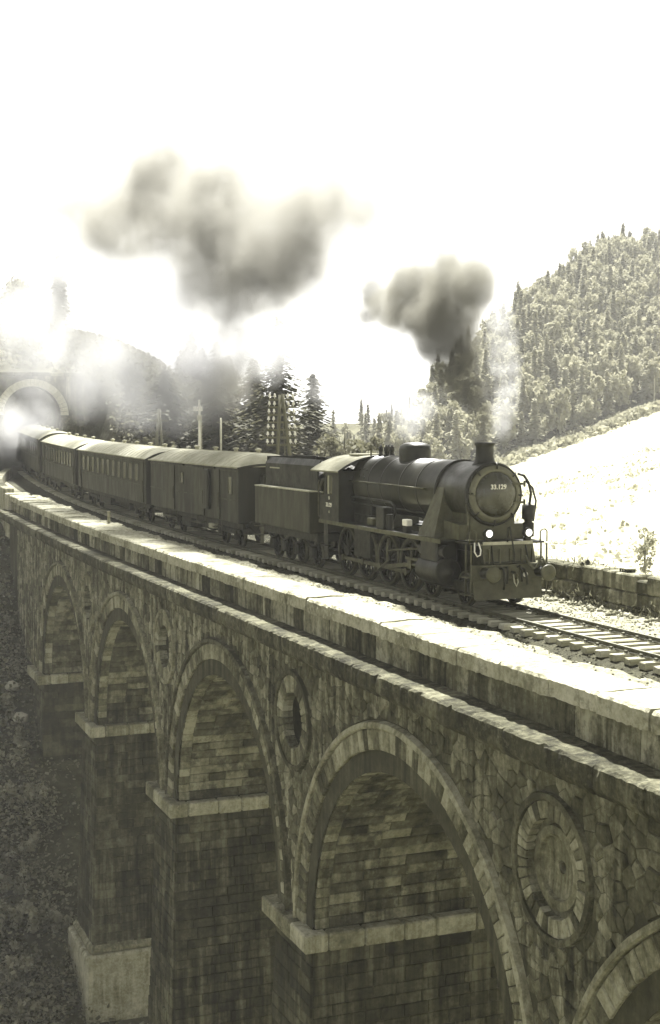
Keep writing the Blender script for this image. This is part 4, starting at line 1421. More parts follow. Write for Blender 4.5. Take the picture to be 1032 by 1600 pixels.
hd = mb.build('head', 'skin', person)
mb = MB().lathe((-0.08, -0.085, 1.68), (-0.05, -0.05, 1), [(0, 0.108), (0.04, 0.112), (0.08, 0.1), (0.1, 0.02)], 18)
mb.box(-0.2, -0.06, -0.24, -0.12, 1.69, 1.705)
mb.build('cap', 'cloth', hd)
for (bx_, by_, bz_) in ((-0.37, -0.25, 0.98), (0.2, -0.25, 0.93)):
    mb = MB().box(bx_ - 0.04, bx_ + 0.04, by_ - 0.05, by_ + 0.04, bz_ - 0.015, bz_ + 0.02, 0.014)
    for k in range(4):
        x = bx_ - 0.033 + 0.022 * k
        mb.tube([(x, by_ - 0.04, bz_), (x, by_ - 0.09, bz_ - 0.005), (x, by_ - 0.11, bz_ - 0.04 - 0.004 * k)], 0.009, 5)
    mb.tube([(bx_ + 0.04, by_ + 0.0, bz_), (bx_ + 0.065, by_ - 0.04, bz_), (bx_ + 0.06, by_ - 0.07, bz_ - 0.02)], 0.01, 5)
    mb.build('hand', 'skin', person)

# ------------------------------------------------------------------ coaches
def arch_roof(mb, y0, y1, hw, ze, rise, th=0.05, dome=0.0):
    n = 18; secs = [(y0, dome), (y0 + 0.2, dome * 0.55), (y0 + 0.5, dome * 0.22), (y0 + 1.0, 0), (y1 - 1.0, 0), (y1 - 0.5, dome * 0.22), (y1 - 0.2, dome * 0.55), (y1, dome)]
    vs = []
    for (y, d) in secs:
        for i in range(n + 1):
            u = 2 * i / n - 1
            vs.append((hw * u * (1 - 0.02 * (d > 0)), y, ze + (rise - d) * (1 - abs(u) ** 2.3)))
    fs = [(k * (n + 1) + i, k * (n + 1) + i + 1, (k + 1) * (n + 1) + i + 1, (k + 1) * (n + 1) + i) for k in range(len(secs) - 1) for i in range(n)]
    mb.add(vs, fs, True)
    for y in (y0, y1):
        pr = [(hw * (2 * i / n - 1) * (0.98 if dome else 1), ze + (rise - dome) * (1 - abs(2 * i / n - 1) ** 2.3)) for i in range(n + 1)]
        mb.add([(p[0], y, p[1]) for p in pr], [tuple(range(n + 1))])
    # drip edge
    for s_ in (-1, 1):
        mb.box(s_ * hw - 0.03, s_ * hw + 0.03, y0, y1, ze - 0.05, ze + 0.012)

def coach(name, t0, L, label, windows, doors, roofmat, hw=1.46, ze=3.5, rise=0.56, z0=1.12, group=None, dome=0.18, bogies=True, rz=None):
    tm = t0 + L / 2
    root = tag(empty(name, (track_n(tm), tm, 0), track_rz(tm) if rz is None else rz), label, 'coach', group)
    root.location.z = track_z(tm)
    root.rotation_euler.x = math.atan(track_slope(tm))
    y0, y1 = -L / 2, L / 2
    mb = MB().box(-hw, hw, y0, y1, z0, ze, 0.02)
    body = mb.build('body', 'coach', root)
    mb = MB(); arch_roof(mb, y0 - 0.12, y1 + 0.12, hw + 0.08, ze, rise, dome=dome)
    roof = mb.build('roof', roofmat, root)
    yy = y0 + 1.05
    mb = MB()
    n = 18
    while yy < y1 - 1.0:
        ribp = [((hw + 0.085) * (2 * i / n - 1), ze + 0.012 + rise * (1 - abs(2 * i / n - 1) ** 2.3)) for i in range(n + 1)]
        mb.prism(ribp + [(p[0], p[1] - 0.03) for p in ribp[::-1]], 'y', yy, yy + 0.03)
        yy += 0.75
    mb.build('roof_seams', roofmat, roof)
    for yv in np.arange(y0 + 2, y1 - 1.5, 3.2):
        MB().lathe((0.1, float(yv), ze + rise - 0.02), (0, 0, 1), [(0, 0.09), (0.12, 0.09), (0.13, 0.15), (0.19, 0.13), (0.22, 0.01)], 12).build('roof_ventilator', roofmat, roof)
    for s_ in (-1, 1):
        for (wy, ww, wz0, wz1) in windows:
            x = s_ * (hw + 0.004)
            fr = MB()
            a, b_ = y0 + wy, y0 + wy + ww
            for (p, q_, r, t_) in ((a - 0.05, b_ + 0.05, wz0 - 0.05, wz0), (a - 0.05, b_ + 0.05, wz1, wz1 + 0.05), (a - 0.05, a, wz0, wz1), (b_, b_ + 0.05, wz0, wz1)):
                fr.box(min(x, x + s_ * 0.022), max(x, x + s_ * 0.022), p, q_, r, t_)
            w_ = fr.build('window', 'coachpanel', root)
            MB().box(min(x, x + s_ * 0.006), max(x, x + s_ * 0.006), a, b_, wz0, wz1).build('pane', 'glass', w_)
        for (dy, dw, sl) in doors:
            x = s_ * (hw + 0.004)
            a, b_ = y0 + dy, y0 + dy + dw
            d_ = MB()
            d_.box(min(x, x + s_ * 0.05), max(x, x + s_ * 0.05), a, b_, z0 + 0.05, ze - 0.15, 0.01)
            do = d_.build('door', 'coachpanel', root)
            MB().box(min(x + s_ * 0.052, x + s_ * 0.09), max(x + s_ * 0.052, x + s_ * 0.09), a + 0.08, a + 0.12, z0 + 0.6, z0 + 1.2).build('handle', 'steel', do)
            if sl:
                g = MB().box(min(x, x + s_ * 0.08), max(x, x + s_ * 0.08), a - dw, b_, ze - 0.14, ze - 0.08)
                g.build('door_rail', 'dull', root)
            st = MB()
            for zz in (0.45, 0.8):
                st.box(s_ * (hw + 0.02) - 0.16, s_ * (hw + 0.02) + 0.16, a + 0.1, b_ - 0.1, zz, zz + 0.035)
            st.box(s_ * (hw - 0.1) - 0.01, s_ * (hw - 0.1) + 0.01, a + 0.1, a + 0.14, 0.45, z0); st.box(s_ * (hw - 0.1) - 0.01, s_ * (hw - 0.1) + 0.01, b_ - 0.14, b_ - 0.1, 0.45, z0)
            st.build('step', 'steel', root)
        # side mouldings
        mb = MB()
        x = s_ * (hw + 0.003)
        for zz in (2.05, 3.3):
            mb.box(min(x, x + s_ * 0.018), max(x, x + s_ * 0.018), y0 + 0.01, y1 - 0.01, zz, zz + 0.05)
        mb.build('waist_moulding', 'coachpanel', root)
        mb = MB().box(s_ * 1.2 - 0.06, s_ * 1.2 + 0.06, y0, y1, 0.88, 1.11)
        mb.build('sole_bar', 'dull', root)
        for e, d in ((y0, -1), (y1, 1)):
            buffer(root, s_ * 0.875, e, 1.06, d, 0.55, 'dull')
        ax = [1.6, 3.9, L - 3.9, L - 1.6] if bogies else [2.2, L - 2.2]
        for a in ax:
            make_wheel(root, 'coach_wheel', s_ * 0.78, y0 + a, 0.48, 9, s_)
            MB().box(s_ * 1.02 - 0.09, s_ * 1.02 + 0.09, y0 + a - 0.16, y0 + a + 0.16, 0.32, 0.74, 0.03).build('axle_box', 'dull', root)
            MB().tube([(s_ * 1.02, y0 + a - 0.7, 0.92), (s_ * 1.02, y0 + a - 0.3, 0.8), (s_ * 1.02, y0 + a, 0.76), (s_ * 1.02, y0 + a + 0.3, 0.8), (s_ * 1.02, y0 + a + 0.7, 0.92)], 0.045, 6).build('leaf_spring', 'dull', root)
        if bogies:
            for a in (2.75, L - 2.75):
                MB().box(s_ * 1.02 - 0.05, s_ * 1.02 + 0.05, y0 + a - 1.7, y0 + a + 1.7, 0.56, 0.78, 0.03).build('bogie_frame', 'dull', root)
    # ends: gangway bellows, corner posts, roof rim
    for e, d in ((y0, -1), (y1, 1)):
        MB().box(-0.5, 0.5, min(e, e + d * 0.28), max(e, e + d * 0.28), 1.15, 3.2, 0.05).build('gangway_bellows', 'dull', root)
        rp_ = [((hw + 0.1) * (2 * i / 18 - 1), ze - 0.02 + (rise - dome + 0.03) * (1 - abs(2 * i / 18 - 1) ** 2.3)) for i in range(19)]
        yr = e + d * 0.125
        MB().prism(rp_ + [(p[0] * 0.97, p[1] - 0.09) for p in rp_[::-1]], 'y', min(yr, yr + d * 0.04), max(yr, yr + d * 0.04)).build('roof_rim', 'dull', roof)
    for (a, b_) in ((-L / 2 + 5.2, -0.3 * L / 2 - 0.2), (0.9, L / 2 - 5.0)):
        if b_ > a:
            MB().box(-1.15, 1.15, a, b_, 0.42, 0.87, 0.04).build('battery_box', 'dull', root)
    MB().box(-0.9, 0.9, y0 + 0.3, y1 - 0.3, 0.62, 0.9).build('underframe', 'dull', root)
    mb = MB().box(-0.7, 0.7, -1.5, 0.6, 0.4, 0.85, 0.05)
    mb.cyl((-0.9, 1.4, 0.68), (-0.9, 2.9, 0.68), 0.18, seg=16)
    mb.build('brake_gear', 'dull', root)
    return root

van = coach('baggage_van', 55.0, 14.9, 'dark baggage van with sliding doors and pale ribbed roof behind the tender',
            [(0.9, 0.5, 2.35, 3.05), (8.6, 0.45, 2.5, 3.0)], [(2.6, 0.75, False), (5.0, 1.7, True), (10.1, 1.7, True)], 'roof', dome=0.42)
MB().box(-1.64, -1.464, -3.4, -2.7, 1.5, 3.3, 0.05).build('guard_lookout', 'coach', van)
MB().box(-1.30, -1.05, -3.2, -2.5, 0.62, 0.85, 0.03).build('tool_box', 'edge', van)
coach('passenger_coach', 70.9, 18.0, 'dark passenger coach with a row of tall windows next behind the baggage van',
      [(1.7 + 1.42 * i, 0.72, 2.25, 3.15) for i in range(11)], [(0.45, 0.7, False), (16.9, 0.7, False)], 'roof', dome=0.16)
coach('passenger_coach', 89.9, 14.6, 'dark passenger coach with bright roof just before the car leaving the tunnel',
      [(1.6 + 1.15 * i, 0.7, 2.25, 3.15) for i in range(10)], [(0.4, 0.7, False), (13.4, 0.7, False)], 'roof', dome=0.16)
coach('passenger_coach', 105.4, 18.0, 'last dark car of the train with shaded roof, coming out of the tunnel',
      [(1.7 + 1.42 * i, 0.72, 2.25, 3.15) for i in range(11)], [(0.45, 0.7, False), (16.9, 0.7, False)], 'roofgrey', dome=0.1, ze=3.6, rise=0.6)  # darker roof colour stands in for the portal's shade
# ------------------------------------------------------------------ tunnel portal
PT = 124.0
PN = track_n(PT)
portal = tag(empty('tunnel_portal', (PN, PT, -0.5 + track_z(PT))), 'round-arched stone tunnel portal half hidden by white steam at the end of the line', 'tunnel')
PC, PR = 4.9, 2.6
bm = bmesh.new(); eds = []
lp = [(-4.6, -1.5), (-PR, -1.5)] + [(PR * math.cos(PI - PI * i / 28), PC + 0.5 + PR * math.sin(PI - PI * i / 28)) for i in range(29)] + [(PR, -1.5), (4.6, -1.5), (4.6, 8.9), (-4.6, 8.9)]
vv = [bm.verts.new((p[0], 0, p[1])) for p in lp]
for i in range(len(vv)): eds.append(bm.edges.new((vv[i], vv[(i + 1) % len(vv)])))
r_ = bmesh.ops.triangle_fill(bm, use_beauty=True, edges=eds)
ex = bmesh.ops.extrude_face_region(bm, geom=list(bm.faces))
bmesh.ops.translate(bm, verts=[g for g in ex['geom'] if isinstance(g, bmesh.types.BMVert)], vec=(0, 1.2, 0))
bmesh.ops.recalc_face_normals(bm, faces=bm.faces)
me = bpy.data.meshes.new('portal_wall'); bm.to_mesh(me); bm.free(); me.materials.append(M['soffit'])
inst('portal_wall', me, portal)
pv = []
for _ in range(4):
    w = wedge(PR - 0.02, PR + 0.62, -0.12, 0.4, PI / 25)
    w.v = [(p[1], p[0], p[2]) for p in w.v]
    pv.append(w.mesh('voussoir', 'portal_ring'))
for i in range(25):
    inst('voussoir', random.choice(pv), portal, (0, 0, PC + 0.5), (0, -PI * (i + 0.5) / 25, 0))
for k in range(6):
    MB().box(-4.8 + 1.6 * k + 0.01, -4.8 + 1.6 * (k + 1) - 0.01, -0.25, 1.3, 8.902, 9.25, 0.05).build('coping_stone', 'soffit', portal)
mb = MB().lathe((0, 1.2, PC + 0.5), (0, 1, 0), [(0, PR + 0.01), (40, PR + 0.01), (40.1, 0.01)], 32)
mb.box(-PR - 0.1, -PR, 1.2, 41, -1, PC + 0.5); mb.box(PR, PR + 0.1, 1.2, 41, -1, PC + 0.5)
mb.build('tunnel_lining', 'ballast_dark', portal)

# curved low wall on the approach, between viaduct end and portal
wall = tag(empty('approach_wall', (15, 100, -0.5)), 'low curved stone wall beside the line between viaduct end and tunnel', 'wall')
tt = 98.6
while tt < 122:
    L = random.uniform(0.9, 1.3)
    def wn(t): return 14.7 + (t - 98) ** 2 / 170.0
    zt_ = 0.35 + track_z(tt)
    a = math.atan2(wn(tt + L) - wn(tt), L)
    mb = MB().box(-0.3, 0.3, -L / 2 + 0.01, L / 2 - 0.01, -2.2, zt_ + random.uniform(-0.02, 0.02), 0.04)
    o = mb.build('wall_stone', 'impost', wall, (wn(tt + L / 2) - 15, tt + L / 2 - 100, 0.5), (0, 0, -a))
    tt += L

# ------------------------------------------------------------------ poles and small things
def insulator(mb, p):
    mb.lathe(p, (0, 0, 1), [(-0.10, 0.015), (0.0, 0.02), (0.0, 0.07), (0.05, 0.075), (0.09, 0.05), (0.13, 0.055), (0.17, 0.03), (0.18, 0.0)], 10)
tele = tag(empty('telegraph_pole', (22.62, 63.6, 0.85), rad(-14)), 'telegraph double pole with seven rows of white insulators behind the tender', 'telegraph pole')
MB().tube([(-0.32, 0, 0), (-0.06, 0, 5.9)], [0.11, 0.08], 10).build('pole', 'wood', tele)
MB().tube([(0.75, 0.1, 0), (0.06, 0, 5.95)], [0.11, 0.08], 10).build('pole', 'wood', tele)
MB().tube([(0.4, 0.5, 0), (0.1, 0.06, 4.5)], [0.03, 0.03], 6).build('stay', 'wood', tele)
for r in range(7):
    zz = 3.45 + 0.37 * r
    wdt = 0.74 - 0.02 * r
    arm = MB().box(-wdt, wdt, -0.04, 0.04, zz - 0.045, zz + 0.045).build('cross_arm', 'wood', tele)
    for x in (-wdt + 0.05, -wdt + 0.30, wdt - 0.30, wdt - 0.05):
        m_ = MB(); insulator(m_, (x, 0, zz + 0.12)); m_.build('insulator', 'porcelain', tele)
def simple_aframe(name, loc, h, label, cat):
    r = tag(empty(name, loc), label, cat)
    MB().tube([(-0.5, 0, -1), (-0.05, 0, h)], [0.13, 0.09], 8).build('pole', 'wood', r)
    MB().tube([(0.6, 0, -1), (0.05, 0, h)], [0.13, 0.09], 8).build('pole', 'wood', r)
    for zz in (h - 0.3, h - 0.9):
        MB().box(-0.8, 0.8, -0.05, 0.05, zz - 0.05, zz + 0.05).build('cross_arm', 'wood', r)
    return r
def gz(n, t): return float(terrain(n, t))
simple_aframe('telegraph_pole', (27.3, 105.4, gz(27.3, 105.4)), 6.6 - gz(27.3, 105.4), 'dark bare A-shaped double pole rising behind the passenger coach roof', 'telegraph pole')
zz0 = gz(29.4, 101.3)
sg = tag(empty('signal_mast', (29.4, 101.3, zz0)), 'slim white mast with a small head beyond the baggage van', 'mast')
MB().cyl((0, 0, -0.8), (0, 0, 7.3 - zz0), 0.13, 0.09, 10).build('mast', 'white', sg)
MB().box(-0.5, 0.25, -0.06, 0.06, 6.4 - zz0, 6.75 - zz0, 0.03).build('signal_arm', 'white', sg)
MB().box(-0.18, 0.18, -0.12, 0.12, 5.7 - zz0, 6.1 - zz0, 0.03).build('lamp_box', 'edge', sg)
MB().tube([(0.16, -0.05, -0.5), (0.16, -0.05, 6 - zz0)], 0.025, 6).build('ladder_rail', 'edge', sg)
zz0 = gz(30.9, 100.7)
tp = tag(empty('thin_pole', (30.9, 100.7, zz0)), 'thin pale wooden pole to the right of the white mast', 'pole')
MB().tube([(0, 0, -0.8), (0.02, 0, 5.9 - zz0)], [0.1, 0.07], 8).build('pole', 'edge', tp)
MB().box(-0.3, 0.3, -0.04, 0.04, 5.5 - zz0, 5.6 - zz0).build('cross_arm', 'wood', tp)
st_ = tag(empty('iron_stub', (22.6, 35.8, 0.86)), 'short dark iron stubs on top of the far wall nearest the locomotive', 'iron stub')
MB().lathe((0, 0, 0), (0, 0, 1), [(0, 0.06), (0.18, 0.05), (0.2, 0.07), (0.24, 0.06), (0.3, 0.01)], 10).build('post', 'dull', st_)
MB().lathe((-0.05, 0.24, 0), (0, 0, 1), [(0, 0.07), (0.12, 0.06), (0.14, 0.08), (0.2, 0.01)], 10).build('post', 'dull', st_)
gr = tag(empty('grating', (22.62, 33.7, 0.84)), 'small dark barred frame with pale top on the far wall near the right edge', 'grating')
MB().box(-0.16, 0.16, -0.2, 0.2, 0.22, 0.26, 0.01).build('top', 'edge', gr)
MB().box(-0.16, 0.16, -0.2, 0.2, 0.0, 0.03).build('base', 'dull', gr)
for k in range(4):
    MB().box(-0.15, -0.11, -0.2 + 0.12 * k, -0.16 + 0.12 * k, 0.03, 0.22).build('bar', 'dull', gr)
MB().box(0.0, 0.14, -0.19, 0.19, 0.03, 0.22).build('back_panel', 'dull', gr)
mk = tag(empty('marker_post', (16.0, 72.5, 0.02 + track_z(72.5))), 'little pale marker post on the inner edge of the parapet', 'post')
MB().box(-0.07, 0.07, -0.07, 0.07, -0.1, 0.55, 0.02).build('shaft', 'impost', mk)
MB().box(-0.09, 0.09, -0.09, 0.09, 0.551, 0.62, 0.02).build('cap', 'impost', mk)

for (n, t, sz, lab) in ((13.2, 88.5, 0.5, 'upper pale boulder on the dark bank left of the farthest pier'), (13.35, 86.4, 0.55, 'lower pale boulder on the dark bank left of the farthest pier')):
    bm = bmesh.new(); bmesh.ops.create_icosphere(bm, subdivisions=2, radius=sz)
    for v in bm.verts:
        v.co *= random.uniform(0.82, 1.1); v.co.z *= 0.7
    me = bpy.data.meshes.new('boulder'); bm.to_mesh(me); bm.free(); me.materials.append(M['white_rock'])
    tag(inst('boulder', me, None, (n, t, gz(n, t) + sz * 0.35)), lab, 'boulder', 'pale boulders on the bank')

# ------------------------------------------------------------------ trees
def cards(P, A, B):
    """quads at P with half axes A and B (N,3 each)"""
    V = np.stack([P - A - B, P + A - B, P + A + B, P - A + B], 1).reshape(-1, 3)
    F = np.arange(len(P) * 4).reshape(-1, 4)
    return V, F

def conifer_crown(h, rb, rng, whorls=20, per=8, seg=7, size=0.22, start=0.08):
    P, A, B = [], [], []
    ph = rng.uniform(0, 6.28, 6)
    for w in range(whorls):
        for k in range(per):
            if rng.random() < 0.1: continue
            u = min(start + (1 - start) * (w + rng.uniform(-0.8, 0.8)) / whorls, 0.985)
            a = 2 * PI * (k + rng.random()) / per
            lobe = 1 + 0.22 * math.sin(2 * a + ph[0] + 5 * u) + 0.16 * math.sin(3 * a + ph[1] - 9 * u) + 0.14 * math.sin(a + ph[2] + 17 * u)
            r = (rb * (1 - u) ** 0.75 * lobe + 0.08)
            rr = r * rng.uniform(0.5, 1.12)
            n_ = max(2, int(seg * rr / rb + 2))
            for j in range(n_):
                f = (j + 0.6) / n_
                x = rr * f
                zc = h * u + rng.uniform(-0.03, 0.03) * h - 0.38 * x + 0.05 * x * x / max(rb, 0.1)
                p = np.array([x * math.cos(a), x * math.sin(a), zc])
                d = np.array([math.cos(a), math.sin(a), -0.35])
                s_ = np.array([-math.sin(a), math.cos(a), rng.uniform(-0.35, 0.35)])
                sz = size * rng.uniform(0.7, 1.35) * (1.15 - 0.5 * f)
                P.append(p + rng.normal(0, 0.05, 3) * size * 3); A.append(d * sz * 1.1); B.append(s_ * sz * 0.8)
    for k in range(6):
        P.append(np.array([0, 0, h * (0.965 + 0.008 * k)])); A.append(np.array([0.03, 0.03, size * 0.5])); B.append(rng.normal(0, 1, 3) * size * 0.28)
    return cards(np.array(P), np.array(A), np.array(B))

def leafy_crown(h, r, rng, clumps=26, per=60, size=0.16, z0=0.3):
    P = []
    for c in range(clumps):
        d = rng.normal(0, 1, 3); d /= np.linalg.norm(d)
        rr = rng.uniform(0.35, 0.95)
        cen = np.array([d[0] * r * rr, d[1] * r * rr, h * (z0 + (1 - z0) * (0.5 + 0.45 * d[2] * rr))])
        cr = r * rng.uniform(0.22, 0.42)
        q_ = rng.normal(0, 1, (per, 3)); q_ /= np.linalg.norm(q_, axis=1)[:, None]
        P.append(cen + q_ * cr * rng.uniform(0.5, 1.05, (per, 1)))
    P = np.concatenate(P)
    A = rng.normal(0, 1, P.shape); A /= np.linalg.norm(A, axis=1)[:, None]
    B = np.cross(A, rng.normal(0, 1, P.shape)); B /= np.linalg.norm(B, axis=1)[:, None]
    s_ = rng.uniform(0.6, 1.4, (len(P), 1)) * size
    return cards(P, A * s_, B * s_ * 0.7)

def trunk_mesh(h, r, rng, limbs=6, mat='bark'):
    mb = MB()
    pts_ = [(rng.uniform(-0.04, 0.04) * h * 0.2 * k / 6, rng.uniform(-0.04, 0.04) * h * 0.2 * k / 6, h * 0.95 * k / 6 - 0.4) for k in range(7)]
    mb.tube(pts_, [r * (1 - 0.88 * k / 6) for k in range(7)], 8)
    for i in range(limbs):
        u = 0.3 + 0.6 * i / limbs
        a = rng.uniform(0, 6.28)
        b0 = Vector((0, 0, h * u * 0.95)); L = h * 0.2 * (1.1 - u)
        mb.tube([b0, b0 + Vector((math.cos(a) * L, math.sin(a) * L, L * 0.4))], [r * 0.3 * (1 - u), r * 0.08], 5)
    return mb.mesh('trunk', mat)

def tree(name, n, t, top, kind, label, seed, width, group=None, base=None):
    rng = np.random.default_rng(seed)
    z0 = gz(n, t) - 0.2 if base is None else base
    h = top - z0
    r = tag(empty(name, (n, t, z0)), label, 'tree', group)
    if kind == 'conifer':
        V, F = conifer_crown(h, width, rng, int(20 + h * 2.6), 11, 15, 0.2, 0.03)
        mat = 'leafdark'
    else:
        V, F = leafy_crown(h, width, rng, 60, 70, 0.15, 0.12) if name != 'sapling' else leafy_crown(h, width, rng, 34, 16, 0.10, 0.1)
        mat = 'leafmid' if name != 'sapling' else 'grass'
    inst('crown', np_mesh('crown', V, F, mat), r)
    inst('trunk', trunk_mesh(h, 0.018 * h + 0.06, rng), r)
    return r

tree('conifer_tree', 37.3, 105.7, 13.9, 'conifer', 'tall dark conifer directly behind the telegraph double pole', 11, 7.0)
tree('conifer_tree', 34.4, 113.3, 12.4, 'conifer', 'dark conifer behind the baggage van, left of the tallest conifer', 12, 6.2)
tree('conifer_tree', 38.6, 116.0, 11.2, 'conifer', 'conifer tucked between the two dark conifers behind the baggage van', 13, 5.6)
tree('conifer_tree', 41.5, 108.7, 9.6, 'conifer', 'shorter conifer on the right flank of the dark conifer group', 14, 5.2)
tree('conifer_tree', 31.0, 117.5, 10.2, 'conifer', 'conifer veiled by steam at the left of the dark conifer group', 15, 5.2)
tree('conifer_tree', 27.9, 150.3, 23.6, 'conifer', 'tall thin conifer standing highest on the hill above the tunnel', 16, 2.3)
tree('round_tree', 24.3, 151.7, 21.4, 'leafy', 'round-crowned tree on the hill left of the thin tall conifer', 17, 2.3)
tree('leafy_tree', 39.7, 97.2, 6.2, 'leafy', 'pale leafy tree above the gap between tender and cab', 18, 2.6)
tree('leafy_tree', 39.6, 92.0, 5.4, 'leafy', 'low pale leafy tree behind the locomotive cab roof', 19, 2.4)
tree('leafy_tree', 41.2, 102.0, 5.4, 'leafy', 'pale leafy tree right of the telegraph double pole', 20, 2.2)
tree('leafy_tree', 43.5, 91.0, 4.6, 'leafy', 'small pale tree behind the safety valves of the locomotive', 21, 2.0)
tree('sapling', 64.0, 93.0, -2.3, 'leafy', 'pale slender young tree on the meadow at the right edge', 22, 0.95)
hl_rng = np.random.default_rng(77)
for k in range(16):
    n = float(hl_rng.uniform(8, 52)); t = float(hl_rng.uniform(130, 158))
    if n < 26 or k == 13:
        hl_rng.uniform(0, 1, 3); continue
    tree('hillside_tree', n, t, gz(n, t) + float(hl_rng.uniform(4.5, 7.5)), 'conifer' if hl_rng.random() < 0.6 else 'leafy', 'tree on the hill above the tunnel, veiled by drifting steam', 100 + k, float(hl_rng.uniform(1.6, 2.4)), 'trees on the tunnel hill')

# the wood on the far hillside: reads as one mass
frng = np.random.default_rng(5)
protos = []
for k in range(8):
    h = 1.0
    if k < 4:
        protos.append(conifer_crown(11.0, 2.6 + 0.2 * (k % 3), np.random.default_rng(40 + k), 20, 8, 5, 0.36, 0.10))
    else:
        protos.append(leafy_crown(9.5, 2.5 + 0.2 * (k % 3), np.random.default_rng(60 + k), 34, 15, 0.36, 0.12))
FV, FF = [], []; off = 0
TV = MB()
edge_trees = []
cnt = 0
for s_ in np.arange(-170, 300, 4.5):
    for d in np.arange(1.5, 100, 4.5):
        ss = s_ + frng.uniform(-1.8, 1.8); dd = d + frng.uniform(-1.8, 1.8)
        lim = float(dcap(ss)) + 14
        if dd > lim + (32 if ss < 22 else 0) or frng.random() < 0.06: continue
        n = 147 + 0.886 * ss - 0.465 * dd; t = 264 + 0.465 * ss + 0.886 * dd
        sc = frng.uniform(0.8, 1.2) * (0.5 if dd > lim or ss < -30 else 1.0); V, F = protos[frng.integers(0, len(protos))]
        a = frng.uniform(0, 6.28); ca, sa = math.cos(a), math.sin(a)
        z0 = gz(n, t) - 0.3
        W = V * sc * np.array([1, 1, frng.uniform(0.9, 1.25)])
        FV.append(np.stack([W[:, 0] * ca - W[:, 1] * sa + n, W[:, 0] * sa + W[:, 1] * ca + t, W[:, 2] + z0], 1))
        FF.append(F + off); off += len(V); cnt += 1
        if dd < 16:
            TV.cyl((n, t, z0 - 0.3), (n, t, z0 + 9 * sc), 0.22, 0.08, 5, False)
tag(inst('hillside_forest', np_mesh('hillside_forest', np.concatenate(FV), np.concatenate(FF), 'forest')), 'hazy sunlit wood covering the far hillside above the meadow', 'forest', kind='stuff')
tag(TV.build('hillside_forest_trunks', 'bark'), 'slender trunks along the lower edge of the far hillside wood', 'trunks', kind='stuff')
for i, (ss, dd) in enumerate(((38, 1), (66, 0.5), (69, 2), (118, 1), (21, 0.5))):
    n = 147 + 0.886 * ss - 0.465 * dd; t = 264 + 0.465 * ss + 0.886 * dd; z0 = gz(n, t) - 0.3
    lab = ['pale birch at the wood edge right of the smoke column', 'pale birch with the brightest trunk at the middle of the wood edge', 'pale birch close beside the brightest trunk at the wood edge', 'pale birch at the upper right of the wood edge', 'pale birch at the wood edge nearest the chimney'][i]
    b_ = tag(empty('birch_tree', (n, t, z0)), lab, 'tree', 'birches along the wood edge')
    V, F = leafy_crown(13, 2.0, np.random.default_rng(200 + i), 14, 20, 0.4, 0.55)
    inst('crown', np_mesh('crown', V, F, 'forest'), b_)
    inst('trunk', trunk_mesh(13, 0.3, np.random.default_rng(i), 4, 'paletrunk'), b_)

# undergrowth, shrubs, meadow tufts: uncountable
def ground_cards(num, place, size, mat, name, label, cat, lift=0.15, up=0.5):
    P = np.array([place() for _ in range(num)])
    P = np.stack([P[:, 0], P[:, 1], terrain(P[:, 0], P[:, 1]) + RNG.uniform(-0.05, 1, num) * lift], 1)
    A = RNG.normal(0, 1, P.shape); A[:, 2] *= up; A /= np.linalg.norm(A, axis=1)[:, None]
    B = np.cross(A, RNG.normal(0, 1, P.shape)); B /= np.linalg.norm(B, axis=1)[:, None]
    s_ = RNG.uniform(0.5, 1.5, (num, 1)) * size
    V, F = cards(P, A * s_, B * s_ * 0.65)
    return tag(inst(name, np_mesh(name, V, F, mat)), label, cat, kind='stuff')
cl = [(random.uniform(3, 14), random.uniform(40, 112), random.uniform(0.25, 0.9)) for _ in range(520)]
def pbank():
    c = random.choice(cl)
    return c[0] + random.gauss(0, c[2]), c[1] + random.gauss(0, c[2])
ground_cards(60000, pbank, 0.085, 'undergrowth', 'bank_undergrowth', 'dark leafy undergrowth on the steep bank left of the viaduct', 'undergrowth', 1.1)
bv, bf, bo_ = [], [], 0
brng = np.random.default_rng(31)
for k in range(170):
    n, t = float(brng.uniform(4, 13.6)), float(brng.uniform(46, 108))
    V, F = leafy_crown(float(brng.uniform(0.7, 2.0)), float(brng.uniform(0.4, 1.2)), brng, 9, 26, 0.10, 0.0)
    V = V + np.array([n, t, gz(n, t) - 0.1])
    bv.append(V); bf.append(F + bo_); bo_ += len(V)
tag(inst('bank_brambles', np_mesh('bank_brambles', np.concatenate(bv), np.concatenate(bf), 'bramble')), 'tangled brambles spread over the bank left of the piers', 'brambles', kind='stuff')
def pfloor(): return random.uniform(0, 22), random.uniform(30, 100)
ground_cards(14000, pfloor, 0.09, 'undergrowth', 'gully_undergrowth', 'dark ground cover on the gully floor beneath the arches', 'undergrowth', 0.3)
ch_ = [(random.uniform(4, 60), random.uniform(110, 160), random.uniform(0.8, 2.0)) for _ in range(200)]
def phill():
    while True:
        c = random.choice(ch_)
        n, t = c[0] + random.gauss(0, c[2]), c[1] + random.gauss(0, c[2])
        if abs(n - 20.5) > 6.5 or t > 127: return n, t
ground_cards(42000, phill, 0.17, 'scrub', 'hill_scrub', 'scrub covering the slope around and above the tunnel', 'scrub', 1.4)
wp = []
for _ in range(3600):
    t = random.gauss(random.choice((24, 27.5, 31, 36, 41, 47, 54)), 1.0)
    if random.random() < 0.6: wp.append((random.uniform(22.0, 22.32), t, -0.12 + abs(random.gauss(0, 0.22))))
    else: wp.append((random.uniform(22.25, 22.95), t, 0.86 + abs(random.gauss(0, 0.12))))
wp = np.array(wp)
wa_ = RNG.normal(0, 1, wp.shape); wa_[:, 2] = np.abs(wa_[:, 2]) + 0.8; wa_ /= np.linalg.norm(wa_, axis=1)[:, None]
